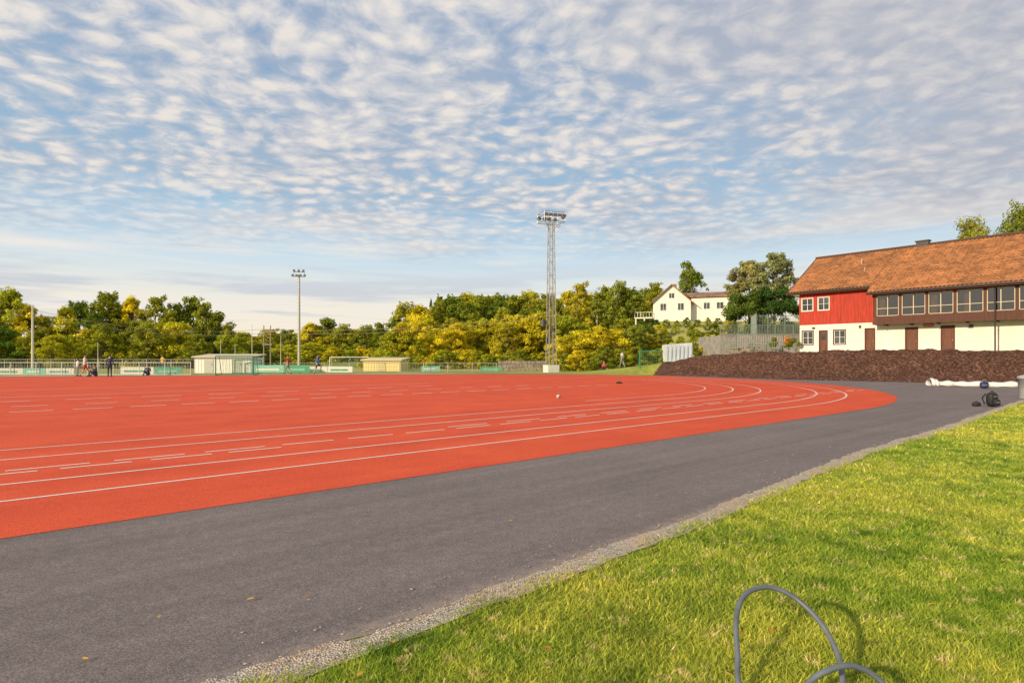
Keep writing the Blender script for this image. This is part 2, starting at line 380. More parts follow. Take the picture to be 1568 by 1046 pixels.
# fallen leaves
b=MB()
for i in range(190):
    Y=1.9*math.exp(random.random()*2.4); X=random.uniform(-.9,1.0)*Y
    s=X*DX[0]+Y*DX[1]; p=X*NX[0]+Y*NX[1]
    if 3<p and random.random()<.75: continue
    zz=.03 if p<3 else .02
    r=random.uniform(.010,.024); a=random.random()*6.28; ca,sa=math.cos(a),math.sin(a)
    pts=[(-1,0,0),(-.3,.55,.15),(.5,.45,.3),(1.1,0,.1),(.5,-.45,.25),(-.3,-.55,.2)]
    b.add([(X+r*(q[0]*ca-q[1]*sa),Y+r*(q[0]*sa+q[1]*ca),zz+r*q[2]) for q in pts],[(0,1,2,3),(0,3,4,5)],random.choice([0,0,1,2]))
b.make('fallen_leaves',[mat('leaf_yellow',(.55,.33,.05)),mat('leaf_orange',(.50,.16,.04)),mat('leaf_brown',(.22,.11,.05))])
# ---------------------------------------------------------------- trees
M_trunk=mat('tree_bark',(.14,.10,.075),.9,.4,5,.5,12)
M_birch=mat('birch_bark',(.42,.39,.34),.9,.5,4,.3,12)
def leaves(cl,nl,size,flat=.0,rnd=None):
    """cl: array (x,y,z,r,bright,squash)"""
    w_=cl[:,3]**2; idx=rnd.choice(len(cl),nl,p=w_/w_.sum())
    d=rnd.normal(size=(nl,3)); d/=np.linalg.norm(d,axis=1)[:,None]
    rr=cl[idx,3]*rnd.uniform(.25,1.12,nl)**.6
    off=d*rr[:,None]; off[:,2]*=cl[idx,5]
    P=cl[idx,:3]+off
    nrm=d*1.5+rnd.normal(size=(nl,3))*.6+np.array([0,0,.35]); nrm/=np.linalg.norm(nrm,axis=1)[:,None]
    a=np.cross(nrm,rnd.normal(size=(nl,3))); a/=np.linalg.norm(a,axis=1)[:,None]; bb=np.cross(nrm,a)
    s=size*rnd.uniform(.55,1.3,nl); 
    V=np.zeros((nl,4,3)); V[:,0]=P-a*s[:,None]; V[:,1]=P+bb*(s*.55)[:,None]; V[:,2]=P+a*s[:,None]; V[:,3]=P-bb*(s*.55)[:,None]
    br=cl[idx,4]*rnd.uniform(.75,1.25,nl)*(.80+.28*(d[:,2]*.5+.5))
    return V.reshape(-1,3),br
def tree_mesh(name,seed,kind,nl,leafm,trunkm,size=.16):
    r=np.random.default_rng(seed); H=10.0; cl=[]
    if kind=='round': Wd,bot,sh=3.6,.14,lambda t:math.sin(math.pi*min(1,(t*.88+.12)))**.6
    elif kind=='tall': Wd,bot,sh=2.5,.12,lambda t:math.sin(math.pi*min(1,(t*.80+.20)))**.8
    elif kind=='spruce': Wd,bot,sh=1.9,.06,lambda t:(1-t)**.85+.02
    elif kind=='bush': Wd,bot,sh=6.0,.0,lambda t:math.cos(t*math.pi/2*.92)**.6
    nc={'round':95,'tall':80,'spruce':110,'bush':80}[kind]
    ph=r.uniform(0,6.28,4); axs=r.normal(0,.35,2)
    for i in range(nc):
        t=r.uniform(0,1)**(.9 if kind!='spruce' else 1.2); a=r.uniform(0,6.28)
        R=Wd*sh(t)*(1+.22*math.sin(2*a+ph[0]+t*3)+.18*math.sin(3*a+ph[1]-t*5))
        q=R*r.uniform(.25,1.0)**.6
        zz=H*(bot+(1-bot)*t*.95)
        rad={'round':.75,'tall':.6,'spruce':.42,'bush':1.0}[kind]*r.uniform(.6,1.35)
        if kind=='spruce': rad*= (.45+.9*(1-t)); zz-=q*.35; 
        zz=max(zz,rad*.5)
        cl.append((q*math.cos(a)+axs[0]*t,q*math.sin(a)+axs[1]*t,zz+r.normal(0,.2),rad,r.uniform(.66,1.45),.75 if kind!='spruce' else .4))
    if kind in('round','tall'):
        for i in range(5):   # shoots that break the outline
            a=r.uniform(0,6.28); cl.append((1.2*math.cos(a)+axs[0],1.2*math.sin(a)+axs[1],H*r.uniform(.92,1.0),.38,1.1,1.3))
    if kind=='spruce':
        for k in range(6): cl.append((0,0,H*(.86+.03*k),.28-.035*k,1,1.2))
    cl=np.array(cl)
    V,br=leaves(cl,nl,size,rnd=r); nq=nl
    me=quadmesh(V,nq,name,[leafm]); 
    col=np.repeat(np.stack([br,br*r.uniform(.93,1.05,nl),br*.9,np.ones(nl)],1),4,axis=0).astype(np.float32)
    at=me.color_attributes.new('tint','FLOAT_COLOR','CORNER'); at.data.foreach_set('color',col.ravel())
    b=MB(); tr=.22 if kind!='bush' else .1
    pts=[Vector((axs[0]*t+.1*math.sin(t*5+ph[2]),axs[1]*t+.1*math.cos(t*4),H*t)) for t in np.linspace(0,.9,8)]
    for i in range(7): b.tube(pts[i],pts[i+1],tr*(1-i/8),tr*(1-(i+1)/8),7)
    for i in r.choice(len(cl),22,replace=False):
        q=Vector(cl[i,:3]); st=pts[min(7,max(0,int((q.z/H-.18)/.9*7)))]
        mid=st.lerp(q,.55)+Vector((0,0,.15)); b.tube(st,mid,.075,.045,5); b.tube(mid,q,.045,.015,5)
    tm=bpy.data.meshes.new(name+'_wood'); tm.from_pydata(b.v,[],b.f); tm.materials.append(trunkm)
    return me,tm
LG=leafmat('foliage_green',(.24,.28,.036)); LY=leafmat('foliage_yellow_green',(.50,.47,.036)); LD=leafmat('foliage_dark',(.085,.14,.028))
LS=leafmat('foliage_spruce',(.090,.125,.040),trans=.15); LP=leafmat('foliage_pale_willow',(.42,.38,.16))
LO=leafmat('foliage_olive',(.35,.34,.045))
PR={}
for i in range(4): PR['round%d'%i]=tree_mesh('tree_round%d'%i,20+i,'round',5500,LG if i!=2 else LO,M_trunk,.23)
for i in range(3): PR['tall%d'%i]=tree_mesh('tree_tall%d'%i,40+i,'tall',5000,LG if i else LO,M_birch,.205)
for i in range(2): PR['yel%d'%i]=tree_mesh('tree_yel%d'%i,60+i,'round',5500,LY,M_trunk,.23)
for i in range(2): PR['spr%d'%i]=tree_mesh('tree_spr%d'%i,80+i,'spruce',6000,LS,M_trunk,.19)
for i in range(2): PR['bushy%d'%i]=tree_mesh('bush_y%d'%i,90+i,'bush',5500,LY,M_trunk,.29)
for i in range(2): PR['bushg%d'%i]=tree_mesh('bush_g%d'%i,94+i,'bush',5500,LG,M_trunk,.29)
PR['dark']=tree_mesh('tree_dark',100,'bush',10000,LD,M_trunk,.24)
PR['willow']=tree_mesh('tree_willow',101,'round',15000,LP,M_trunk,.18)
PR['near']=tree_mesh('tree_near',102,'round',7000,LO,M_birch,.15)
def plant(name,proto,X,Y,top=None,H=None,wf=1.0,parent=None):
    z0=gz(X,Y)-.1; h=(top-z0) if top is not None else H
    h=max(h,1.0); me,tm=PR[proto]
    e=empty(name,(X,Y,z0),random.uniform(0,6.28)); 
    if parent: e.parent=parent
    e.scale=(h/10*wf,h/10*wf,h/10)
    for nm,d_ in(('crown',me),('trunk',tm)):
        o=bpy.data.objects.new(nm,d_); o.parent=e; COL.objects.link(o)
    return e
def row(name,tab,Y0,kinds,jit=4,wf=1.0,wj=.2):
    par=empty(name)
    for q in tab:
        px,py=q[:2]; Y=Y0+random.uniform(-jit,jit)
        k=q[2] if len(q)>2 else random.choice(kinds)
        plant('tree',k,sx(px,Y),Y,top=sz(py,Y),wf=wf*random.uniform(1-wj,1+wj),parent=par)
RK=['round0','round1','round2','round3','tall0','tall1','tall2','round0','round3','yel0']
row('tree_row',[(-150,455),(-110,440),(-75,455),(-40,448),(-10,446),(22,446),(48,470),(75,482),(98,472),(122,462),(146,478),(166,448),(186,468),(206,457),(234,452),(254,476),(272,464),(298,454),(318,461),(334,480),(350,496),(362,512)],90,RK,5,.80)
row('tree_row',[(x,506+random.uniform(-16,14)) for x in range(-60,365,24)],80,['round1','yel1','bushg0','yel0','tall1','bushy0','round2'],4,1.1)
row('distant_trees',[(x,509+random.uniform(-7,7)) for x in range(352,640,11)],210,RK+['spr0'],25,1.7)
row('distant_trees',[(480,496),(500,489,'round1'),(522,497),(560,499),(585,494)],150,RK,8,1.2)
row('distant_trees',[(x,530+random.uniform(-6,6)) for x in range(370,640,18)],112,['yel0','yel1','bushy0','bushg0','round2'],12,1.7)
row('tree_row',[(606,478),(622,464,'round2'),(640,470,'yel0'),(668,470),(688,462),(704,453),(722,462),(742,454),(764,462)],128,RK,8,1.0)
row('distant_forest',[(x,458-(.03*(x-660))+random.uniform(-7,7)) for x in range(660,1010,11)],190,RK+['spr0','spr1','spr0','spr1'],25,1.1)
row('tree_row',[(690,488),(730,480),(770,472),(800,476),(828,466),(858,455),(884,432,'tall0'),(915,446),(944,432,'round2'),(968,440,'round3'),(990,462),(925,440,'tall1')],100,RK,7,.95)
row('tree_row',[(x,500-(.06*(x-600))+random.uniform(-10,10)) for x in range(598,870,15)],88,['yel0','yel1','bushy0','bushy1','round2','yel1'],5,1.05)
row('shrub_row',[(x,541+random.uniform(-7,4)) for x in range(560,850,17)],76,['bushy0','bushy1','bushg1'],4,1.2)
row('shrub_row',[(860,520),(880,510),(902,505),(925,500),(948,508),(972,500),(995,512),(1018,505),(1042,515),(1066,505),(1088,512),(1108,508)],72,['bushg0','bushy0','bushy1','round2','yel0'],3,1.1)
row('shrub_row',[(862,541),(884,536),(905,540),(925,530),(948,534),(975,530),(1000,536),(1024,525),(1050,522),(1075,530),(1095,524)],64,['bushg0','bushy0','bushg1','bushy1'],2.0,1.1)
row('shrub_row',[(985,490),(1002,488),(1020,489),(1036,491),(1052,486),(1068,489),(1084,486),(1100,487),(1120,480)],84,['bushg0','bushg1','dark','round1'],1.5,1.0)
row('shrub_row',[(960,488),(985,497),(1010,497),(1034,496),(1060,498),(1090,495),(1115,492)],78,['bushg0','bushy0','yel0','bushg1'],1.5,1.2)
plant('willow_tree','willow',sx(1148,92),92,top=sz(402,92),wf=1.15)
plant('willow_tree','willow',sx(1184,90),90,top=sz(391,90),wf=1.1)
plant('dark_shrub','dark',sx(1140,74),74,top=sz(444,74),wf=.95)
plant('dark_shrub','dark',sx(1188,76),76,top=sz(438,76),wf=1.0)
plant('pine_tree','tall2',sx(1062,118),118,top=sz(401,118),wf=.8)
plant('spruce_tree','spr0',sx(1045,122),122,top=sz(414,122))
plant('birch_tree','tall1',sx(1005,112),112,top=sz(432,112))
plant('birch_tree','near',sx(1490,78),78,top=sz(333,78),wf=.62)
plant('birch_tree','near',sx(1562,76),76,top=sz(312,76),wf=.62)
for px,py,Y in((1230,470,84),(1270,455,90),(1640,330,80),(1700,340,80)): plant('birch_tree','round1',sx(px,Y),Y,top=sz(py,Y))
# ---------------------------------------------------------------- clubhouse
BA=-math.atan2(.765,.645)
club=empty('clubhouse',(26.3,52.0,1.86),BA)
Mwhite=mat('white_render',(.76,.72,.66),.85,.09,1.2,.15,60)
def boards(name,col,pitch=.16,axis_=0):
    m=bpy.data.materials.new(name); nt=nodes(m); out=N(nt,'ShaderNodeOutputMaterial'); p=N(nt,'ShaderNodeBsdfPrincipled'); p.inputs['Roughness'].default_value=.75
    tc=N(nt,'ShaderNodeTexCoord'); n=noise(nt,mapping(nt,tc.outputs['Object'],(6,6,.7)),1.5,4,.6)
    r=ramp(nt,n.outputs[0],[(.3,[c*.72 for c in col]),(.7,[c*1.25 for c in col])]); L(nt,r.outputs[0],p.inputs['Base Color']); L(nt,p.outputs[0],out.inputs[0]); return m
Mred=boards('red_board_paint',(.40,.036,.018)); Mbrown=boards('dark_brown_board',(.095,.035,.025)); Mwood=boards('brown_door_wood',(.14,.055,.036))
Mframe=mat('window_frame_white',(.72,.70,.66),.5,.05); Mconc=mat('concrete',(.27,.26,.25),.9,.25,2,.3,30)
def glass(name,c=(.03,.04,.05)):
    m=bpy.data.materials.new(name); nt=nodes(m); out=N(nt,'ShaderNodeOutputMaterial'); p=N(nt,'ShaderNodeBsdfPrincipled')
    tc=N(nt,'ShaderNodeTexCoord'); n=noise(nt,tc.outputs['Object'],1.1,2); r=ramp(nt,n.outputs[0],[(.35,[q*.5 for q in c]),(.65,[q*2.2 for q in c])]); L(nt,r.outputs[0],p.inputs['Base Color'])
    p.inputs['Roughness'].default_value=.06; p.inputs['Specular IOR Level'].default_value=.9
    L(nt,p.outputs[0],out.inputs[0]); return m
Mglass=glass('window_glass'); Mcurt=mat('curtain_warm',(.45,.30,.16),.8,.3,3)
LEN=30; DEP=11.8
def wall_open(b,x0,x1,z0,z1,y,th,ops,m):
    """wall facing -y with openings [(xa,xb,za,zb)]"""
    xs=sorted({x0,x1,*[o[0] for o in ops],*[o[1] for o in ops]})
    for a,c in zip(xs[:-1],xs[1:]):
        if c-a<1e-5: continue
        cuts=sorted([(o[2],o[3]) for o in ops if o[0]<=a+1e-6 and o[1]>=c-1e-6]); zz=z0
        for za,zb in cuts:
            if za>zz+1e-5: b.box(a,c,y,y+th,zz,za,m)
            zz=zb
        if zz<z1-1e-5: b.box(a,c,y,y+th,zz,z1,m)
low=[(.25,1.15,.86,2.05),(2.9,3.8,.86,2.05),(1.65,2.4,0,2.1),(5.3,6.1,0,2.15),(8.2,9.1,0,2.1),(10.55,11.45,0,2.15),(17,17.9,0,2.1),(20,21,.9,2.0)]
b=MB(); wall_open(b,0,LEN,-.6,2.62,0,.25,low,0); b.box(0,.25,.25,DEP,-.6,2.62,0); b.box(LEN-.25,LEN,.25,DEP,-.6,2.62,0); b.box(.25,LEN-.25,DEP-.25,DEP,-.6,2.62,0)
b.make('lower_walls',[Mwhite],club)
up=[(.2,1.17,3.88,5.0),(1.61,2.53,3.88,5.0)]
b=MB(); wall_open(b,-.03,6.3,2.62,5.45,-.04,.25,up,0); b.box(-.03,.2,.212,DEP+.03,2.62,5.45,0)
# gable triangle
b.add([(-.03,-.04,5.45),(-.03,DEP+.03,5.45),(-.03,5.9,9.2),(.2,-.04,5.45),(.2,DEP+.03,5.45),(.2,5.9,9.2)],[(0,2,1),(3,4,5),(0,3,5,2),(2,5,4,1)],0)
for x_ in np.arange(.05,6.2,.28):   # battens
    if any(o[0]-.06<x_<o[1]+.06 for o in up):
        b.box(x_,x_+.045,-.062,-.042,2.64,3.80,0); b.box(x_,x_+.045,-.062,-.042,5.08,5.4,0)
    else: b.box(x_,x_+.045,-.062,-.042,2.64,5.4,0)
b.box(LEN-.23,LEN,0,DEP,2.62,5.4,0); b.box(.2,LEN-.23,DEP-.2,DEP,2.62,5.4,0)
b.make('red_upper_walls',[Mred],club)
# windows and doors
b=MB()
def window(x0,x1,z0,z1,y,mull=1,bars=1,curt=False,fr=.05,fm=1):
    b.box(x0,x1,y+.10,y+.12,z0,z1,0)
    if curt: b.box(x0,x1,y+.16,y+.17,z0,z0+(z1-z0)*.45,2)
    b.box(x0,x1,y,y+.09,z1-fr,z1,fm); b.box(x0,x1,y,y+.09,z0,z0+fr,fm)
    b.box(x0,x0+fr,y,y+.09,z0+fr,z1-fr,fm); b.box(x1-fr,x1,y,y+.09,z0+fr,z1-fr,fm)
    for k in range(mull):
        c=x0+(x1-x0)*(k+1)/(mull+1); b.box(c-.025,c+.025,y+.01,y+.085,z0+fr,z1-fr,fm)
    for k in range(bars):
        c=z0+(z1-z0)*(k+1)/(bars+1); b.box(x0+fr,x1-fr,y+.02,y+.08,c-.015,c+.015,fm)
window(.25,1.15,.86,2.05,.05); window(2.9,3.8,.86,2.05,.05); window(20,21,.9,2.0,.05)
window(.2,1.17,3.88,5.0,-.02); window(1.61,2.53,3.88,5.0,-.02)
# casing trim around openings
for (x0,x1,z0,z1,y,mm) in [(.25,1.15,.86,2.05,-.02,3),(2.9,3.8,.86,2.05,-.02,3)]:
    b.box(x0-.08,x0,y,y+.07,z0-.08,z1+.08,mm); b.box(x1,x1+.08,y,y+.07,z0-.08,z1+.08,mm); b.box(x0,x1,y,y+.07,z1,z1+.08,mm); b.box(x0,x1,y,y+.07,z0-.08,z0,mm)
for (x0,x1,z0,z1,y,mm) in [(.2,1.17,3.88,5.0,-.085,1),(1.61,2.53,3.88,5.0,-.085,1)]:
    b.box(x0-.05,x0,y,y+.04,z0-.05,z1+.05,mm); b.box(x1,x1+.05,y,y+.04,z0-.05,z1+.05,mm); b.box(x0,x1,y,y+.04,z1,z1+.05,mm); b.box(x0,x1,y,y+.04,z0-.05,z0,mm)
for (x0,x1,_,z1) in low:
    if _==0:
        b.box(x0,x0+.08,-.02,.1,0,z1,3); b.box(x1-.08,x1,-.02,.1,0,z1,3); b.box(x0+.08,x1-.08,-.02,.1,z1-.08,z1,3)
        b.box(x0+.08,x1-.08,.06,.11,.03,z1-.08,4); b.box(x0+.2,x1-.2,.045,.06,1.25,1.85,4 if x0>2 else 0); b.box(x0+.2,x1-.2,.045,.06,.2,1.0,4); b.box(x1-.17,x1-.13,.0,.06,1.0,1.05,5)
b.make('windows_and_doors',[Mglass,Mframe,Mcurt,Mbrown,Mwood,mat('steel',(.5,.5,.5),.35,.1,5,metal=.9)],club,bevel=.004)
# glazed gallery
b=MB(); y0=-1.05
b.box(6.3,LEN,y0,-.02,2.42,2.55,3)                      # soffit floor
b.box(6.3,LEN,y0-.03,y0+.10,2.36,3.02,0)               # parapet band
for z_ in(2.5,2.66,2.82): b.box(6.3,LEN,y0-.045,y0-.032,z_,z_+.135,0)
b.box(6.22,6.30,y0-.05,-.06,2.36,5.3,4)
b.box(6.3,LEN,y0-.02,y0+.12,4.74,5.0,0)
# room interior behind the glass
b.box(6.35,LEN-.3,3.4,3.5,2.6,4.9,6); b.box(6.35,LEN-.3,y0+.2,3.4,4.86,4.9,6)
for s_ in np.arange(9,LEN-1,3.6): b.box(s_,s_+.12,1.5,1.62,2.6,4.86,0)
x_=6.32;k=0
while x_<LEN-1.8:
    b.box(x_,x_+.20,y0-.01,y0+.13,3.02,4.74,0)
    xa,xb=x_+.20,x_+1.75
    b.box(xa,xb,y0+.09,y0+.10,3.02,4.74,1)
    for q in((xa,xa+.05),(xb-.05,xb),((xa+xb)/2-.028,(xa+xb)/2+.028)): b.box(q[0],q[1],y0+.02,y0+.085,3.06,4.70,2)
    for q in(3.03,3.62,4.66): b.box(xa+.05,xb-.05,y0+.03,y0+.08,q,q+.045,2)
    if k%3!=1: b.box(xa+.1+.3*(k%2),xa+.5+.3*(k%2),y0+.3,y0+.33,3.05,4.5,5)
    x_+=1.75;k+=1
for s_ in np.arange(7,LEN,1.75): b.box(s_-.05,s_+.05,y0+.1,-.02,2.26,2.42,3)
# tinted see-through panes
gm=bpy.data.materials.new('gallery_glass'); nt=nodes(gm); out=N(nt,'ShaderNodeOutputMaterial'); g1=N(nt,'ShaderNodeBsdfGlossy'); g1.inputs['Roughness'].default_value=.03
tr_=N(nt,'ShaderNodeBsdfTransparent'); tr_.inputs[0].default_value=(.62,.58,.50,1); fr_=N(nt,'ShaderNodeFresnel'); fr_.inputs[0].default_value=1.5
tcx=N(nt,'ShaderNodeTexCoord'); nz=noise(nt,tcx.outputs['Object'],2.5,1); bp=N(nt,'ShaderNodeBump'); bp.inputs['Strength'].default_value=.08; L(nt,nz.outputs[0],bp.inputs['Height']); L(nt,bp.outputs[0],g1.inputs['Normal'])
mx=N(nt,'ShaderNodeMixShader'); L(nt,mth(nt,'ADD',fr_.outputs[0],.10),mx.inputs[0]); L(nt,tr_.outputs[0],mx.inputs[1]); L(nt,g1.outputs[0],mx.inputs[2]); L(nt,mx.outputs[0],out.inputs[0])
b.make('glazed_gallery',[Mbrown,gm,mat('gallery_frame',(.55,.48,.38),.6,.1),Mbrown,Mred,Mcurt,mat('interior_wall',(.42,.28,.15),.8,.4,1.2)],club)
# roof tiles
def tilemat(name,c):
    m=bpy.data.materials.new(name); nt=nodes(m); out=N(nt,'ShaderNodeOutputMaterial'); p=N(nt,'ShaderNodeBsdfPrincipled'); p.inputs['Roughness'].default_value=.8
    tc=N(nt,'ShaderNodeTexCoord'); vo=N(nt,'ShaderNodeTexVoronoi'); vo.inputs['Scale'].default_value=3.4; L(nt,tc.outputs['Object'],vo.inputs['Vector'])
    n=noise(nt,tc.outputs['Object'],.6,4,.65)
    r=ramp(nt,n.outputs[0],[(.3,[q*.65 for q in c]),(.7,[q*1.2 for q in c])])
    sp=N(nt,'ShaderNodeSeparateColor'); L(nt,vo.outputs['Color'],sp.inputs[0])
    r2=ramp(nt,sp.outputs[0],[(0,.6),(1,1.4)]); L(nt,mixc(nt,.8,r.outputs[0],r2.outputs[0],'MULTIPLY'),p.inputs['Base Color']); L(nt,p.outputs[0],out.inputs[0]); return m
Mtile=tilemat('clay_roof_tiles',(.33,.140,.052))
SL=.60; RZ=9.45; RY=5.9
def tiled(x0,x1,y0,y1,up=1,name='roof_tiles',par=club,m=Mtile,RZ=RZ,RY=RY,SL=SL,wave=.27,course=.36):
    xs=np.arange(x0,x1+.001,wave/4); V=[];ys=[];zo=[]
    nC=int(abs(y1-y0)/course*math.sqrt(1+SL*SL)/1.15)
    for k in range(nC):
        a=y0+(y1-y0)*k/nC; c=y0+(y1-y0)*(k+1)/nC
        ys+=[a,c-.002*(1 if y1>y0 else -1)]; zo+=[.08,.0]
    for yy,o in zip(ys,zo):
        for i,xx in enumerate(xs):
            V.append((xx,yy,RZ-SL*abs(yy-RY)+o+.04*math.sin(2*math.pi*xx/wave)+.01*math.sin(xx*.8)))
    n=len(xs); F=[(j*n+i,j*n+i+1,(j+1)*n+i+1,(j+1)*n+i) for j in range(len(ys)-1) for i in range(n-1)]
    return obj_from(name,V,F,[m],par)
tiled(-.85,5.95,-.62,RY); tiled(5.95,LEN+.6,-1.62,RY); tiled(-.85,LEN+.6,DEP+.6,RY)
b=MB()
def slab(x0,x1,y0,y1,t=.14,off=-.05,m=0):
    z0=RZ-SL*abs(y0-RY)+off; z1=RZ-SL*abs(y1-RY)+off
    b.add([(x0,y0,z0),(x1,y0,z0),(x1,y1,z1),(x0,y1,z1),(x0,y0,z0-t),(x1,y0,z0-t),(x1,y1,z1-t),(x0,y1,z1-t)],[(0,1,2,3),(7,6,5,4),(0,4,5,1),(1,5,6,2),(2,6,7,3),(3,7,4,0)],m)
slab(-.83,5.93,-.6,RY); slab(5.94,LEN+.58,-1.6,RY); slab(-.83,LEN+.58,DEP+.58,RY)
slab(-.93,-.84,-.66,RY,.26,.06,1); slab(-.93,-.84,DEP+.6,RY,.26,.06,1)
b.box(-.85,5.93,-.74,-.63,5.46,5.56,2); b.box(5.94,LEN+.5,-1.75,-1.64,4.86,4.97,2)   # gutters
b.tube((-.95,RY,RZ+.06),(LEN+.6,RY,RZ+.06),.12,.12,8,1)
b.tube((14.0,-1.18,-.1),(14.0,-1.18,4.8),.05,.05,8,2); b.tube((6.12,-.1,5.0),(6.12,-.1,2.4),.04,.04,8,2)
b.make('roof_structure',[Mbrown,mat('ridge_dark',(.09,.055,.045),.8),mat('gutter_dark',(.05,.04,.04),.4,.1)],club)
b=MB(); cx=7.5
b.box(cx,cx+.9,RY-.3,RY+.3,RZ-.3,RZ+.35,0); b.box(cx-.08,cx+.98,RY-.38,RY+.38,RZ+.35,RZ+.43,1)
b.tube((3.9,3.6,RZ-SL*2.3-.1),(3.9,3.6,RZ-SL*2.3+.55),.06,.06,8,2); b.tube((4.6,2.2,RZ-SL*3.7-.1),(4.6,2.2,RZ-SL*3.7+.35),.05,.05,8,2)
b.make('chimney_and_vents',[mat('chimney_metal',(.05,.05,.055),.5),mat('gutter_dark',(.05,.04,.04)),mat('vent_pipe',(.45,.30,.22),.6)],club)
b=MB(); b.box(9.45,10.1,-.03,-.004,2.1,2.34,0); b.box(9.5,10.05,-.036,-.031,2.19,2.25,1); b.box(12.3,12.55,-.06,-.004,1.9,2.15,2)
b.box(1.1,1.35,-.12,-.004,2.25,2.4,2); b.box(4.9,5.05,-.14,-.004,2.2,2.4,2)
b.make('wall_signs_and_lamps',[mat('sign_red',(.5,.05,.03),.5),Mframe,mat('lamp_dark',(.06,.06,.06),.4)],club)
b=MB(); b.box(11.9,14.2,-.45,-.02,-.3,.18,0); b.box(-.3,11.9,-1.6,-.02,-.3,.03,1)
b.make('plinth',[mat('dark_plinth',(.08,.06,.055)),Mconc],club)
# ---------------------------------------------------------------- white house on hill
wh=empty('white_house',(sx(1000,95),95,gz(28,95)-.2),math.radians(-20))
Mhw=mat('house_white_boards',(.78,.75,.69),.7,.05,3); Mhr=tilemat('house_roof_tiles',(.27,.16,.11))
b=MB()
Wg=6.0; Dg=8.5; He=3.6; Hr=6.3
b.box(0,Wg,0,Dg,0,He,0)
b.add([(0,0,He),(Wg,0,He),(Wg/2,0,Hr),(0,Dg,He),(Wg,Dg,He),(Wg/2,Dg,Hr)],[(0,1,2),(3,5,4),(0,2,5,3),(1,4,5,2)],0)
b.box(Wg,Wg+7.0,1.6,7.8,0,4.3,0)
b.make('walls',[Mhw],wh)
b=MB()
def pitch(ax0,az0,ax1,az1,y0,y1,t=.18,m=0):
    b.add([(ax0,y0,az0),(ax1,y0,az1),(ax1,y1,az1),(ax0,y1,az0),(ax0,y0,az0+t),(ax1,y0,az1+t),(ax1,y1,az1+t),(ax0,y1,az0+t)],[(0,3,2,1),(4,5,6,7),(0,1,5,4),(1,2,6,5),(2,3,7,6),(3,0,4,7)],m)
sl_=(Hr-He)/(Wg/2)
pitch(-.5,He-.5*sl_+.02,Wg/2,Hr+.02,-.5,Dg+.4); pitch(Wg+.5,He-.5*sl_+.02,Wg/2,Hr+.02,-.5,Dg+.4)
# wing roof, ridge across
b.add([(Wg-.2,1.2,4.32),(Wg+7.4,1.2,4.32),(Wg+7.4,4.7,5.25),(Wg-1.6,4.7,5.25),(Wg-.2,8.2,4.32),(Wg+7.4,8.2,4.32),
       (Wg-.2,1.2,4.5),(Wg+7.4,1.2,4.5),(Wg+7.4,4.7,5.45),(Wg-1.6,4.7,5.45),(Wg-.2,8.2,4.5),(Wg+7.4,8.2,4.5)],
      [(6,7,8,9),(9,8,11,10),(0,1,7,6),(1,2,8,7),(2,5,11,8),(3,2,1,0),(4,5,2,3)],0)
b.box(Wg/2-.3,Wg/2+.4,5,5.7,Hr-.2,Hr+.8,1)
b.make('roof',[Mhr,mat('chimney_brick',(.30,.12,.08))],wh)
b=MB()
for (x0,x1,z0,z1,y) in [(1.2,2.1,2.2,3.3,0),(4.0,4.9,2.2,3.3,0),(2.6,3.4,4.2,5.0,0),(8.0,8.9,2.4,3.4,1.6),(10.0,11.0,2.4,3.4,1.6),(11.7,12.5,2.4,3.4,1.6)]:
    b.box(x0,x1,y-.02,y+.05,z0,z1,1); 
    for q in ((x0-.08,x0,z0-.08,z1+.08),(x1,x1+.08,z0-.08,z1+.08),(x0,x1,z1,z1+.08),(x0,x1,z0-.08,z0),((x0+x1)/2-.03,(x0+x1)/2+.03,z0,z1)): b.box(q[0],q[1],y-.06,y-.025,q[2],q[3],0)
b.box(-3,-.05,-.5,3,.9,1.1,0)
for i in range(7): b.box(-3+i*.48,-2.94+i*.48,-.5,-.44,1.1,1.9,0)
b.box(-3,-.05,-.52,-.43,1.9,1.98,0); b.box(-2.9,-2.7,-.4,-.2,-1.5,.9,0); b.box(-1.5,-1.3,-.4,-.2,-1.5,.9,0)
b.make('windows_and_terrace',[Mframe,Mglass],wh)
# far small houses
for (px,Y,wd_,cc) in ((492,330,12,(.75,.72,.68)),(512,345,10,(.4,.05,.03)),(527,350,12,(.75,.72,.68))):
    X=sx(px,Y); z0=sz(519,Y)
    b=MB(); b.box(-wd_/2,wd_/2,-3,3,-14,3.0,0); b.add([(-wd_/2-.4,-3.4,2.9),(wd_/2+.4,-3.4,2.9),(wd_/2+.4,0,5.2),(-wd_/2-.4,0,5.2),(-wd_/2-.4,3.4,2.9),(wd_/2+.4,3.4,2.9)],[(0,1,2,3),(3,2,5,4),(0,3,4),(1,5,2)],1)
    for q in(-3.5,0,3): b.box(q,q+1.1,-3.03,-2.9,1,2.2,2)
    b.make('distant_house',[mat('dh%d'%px,cc),mat('dh_roof',(.12,.08,.07)),Mglass],loc=(X,Y,z0))
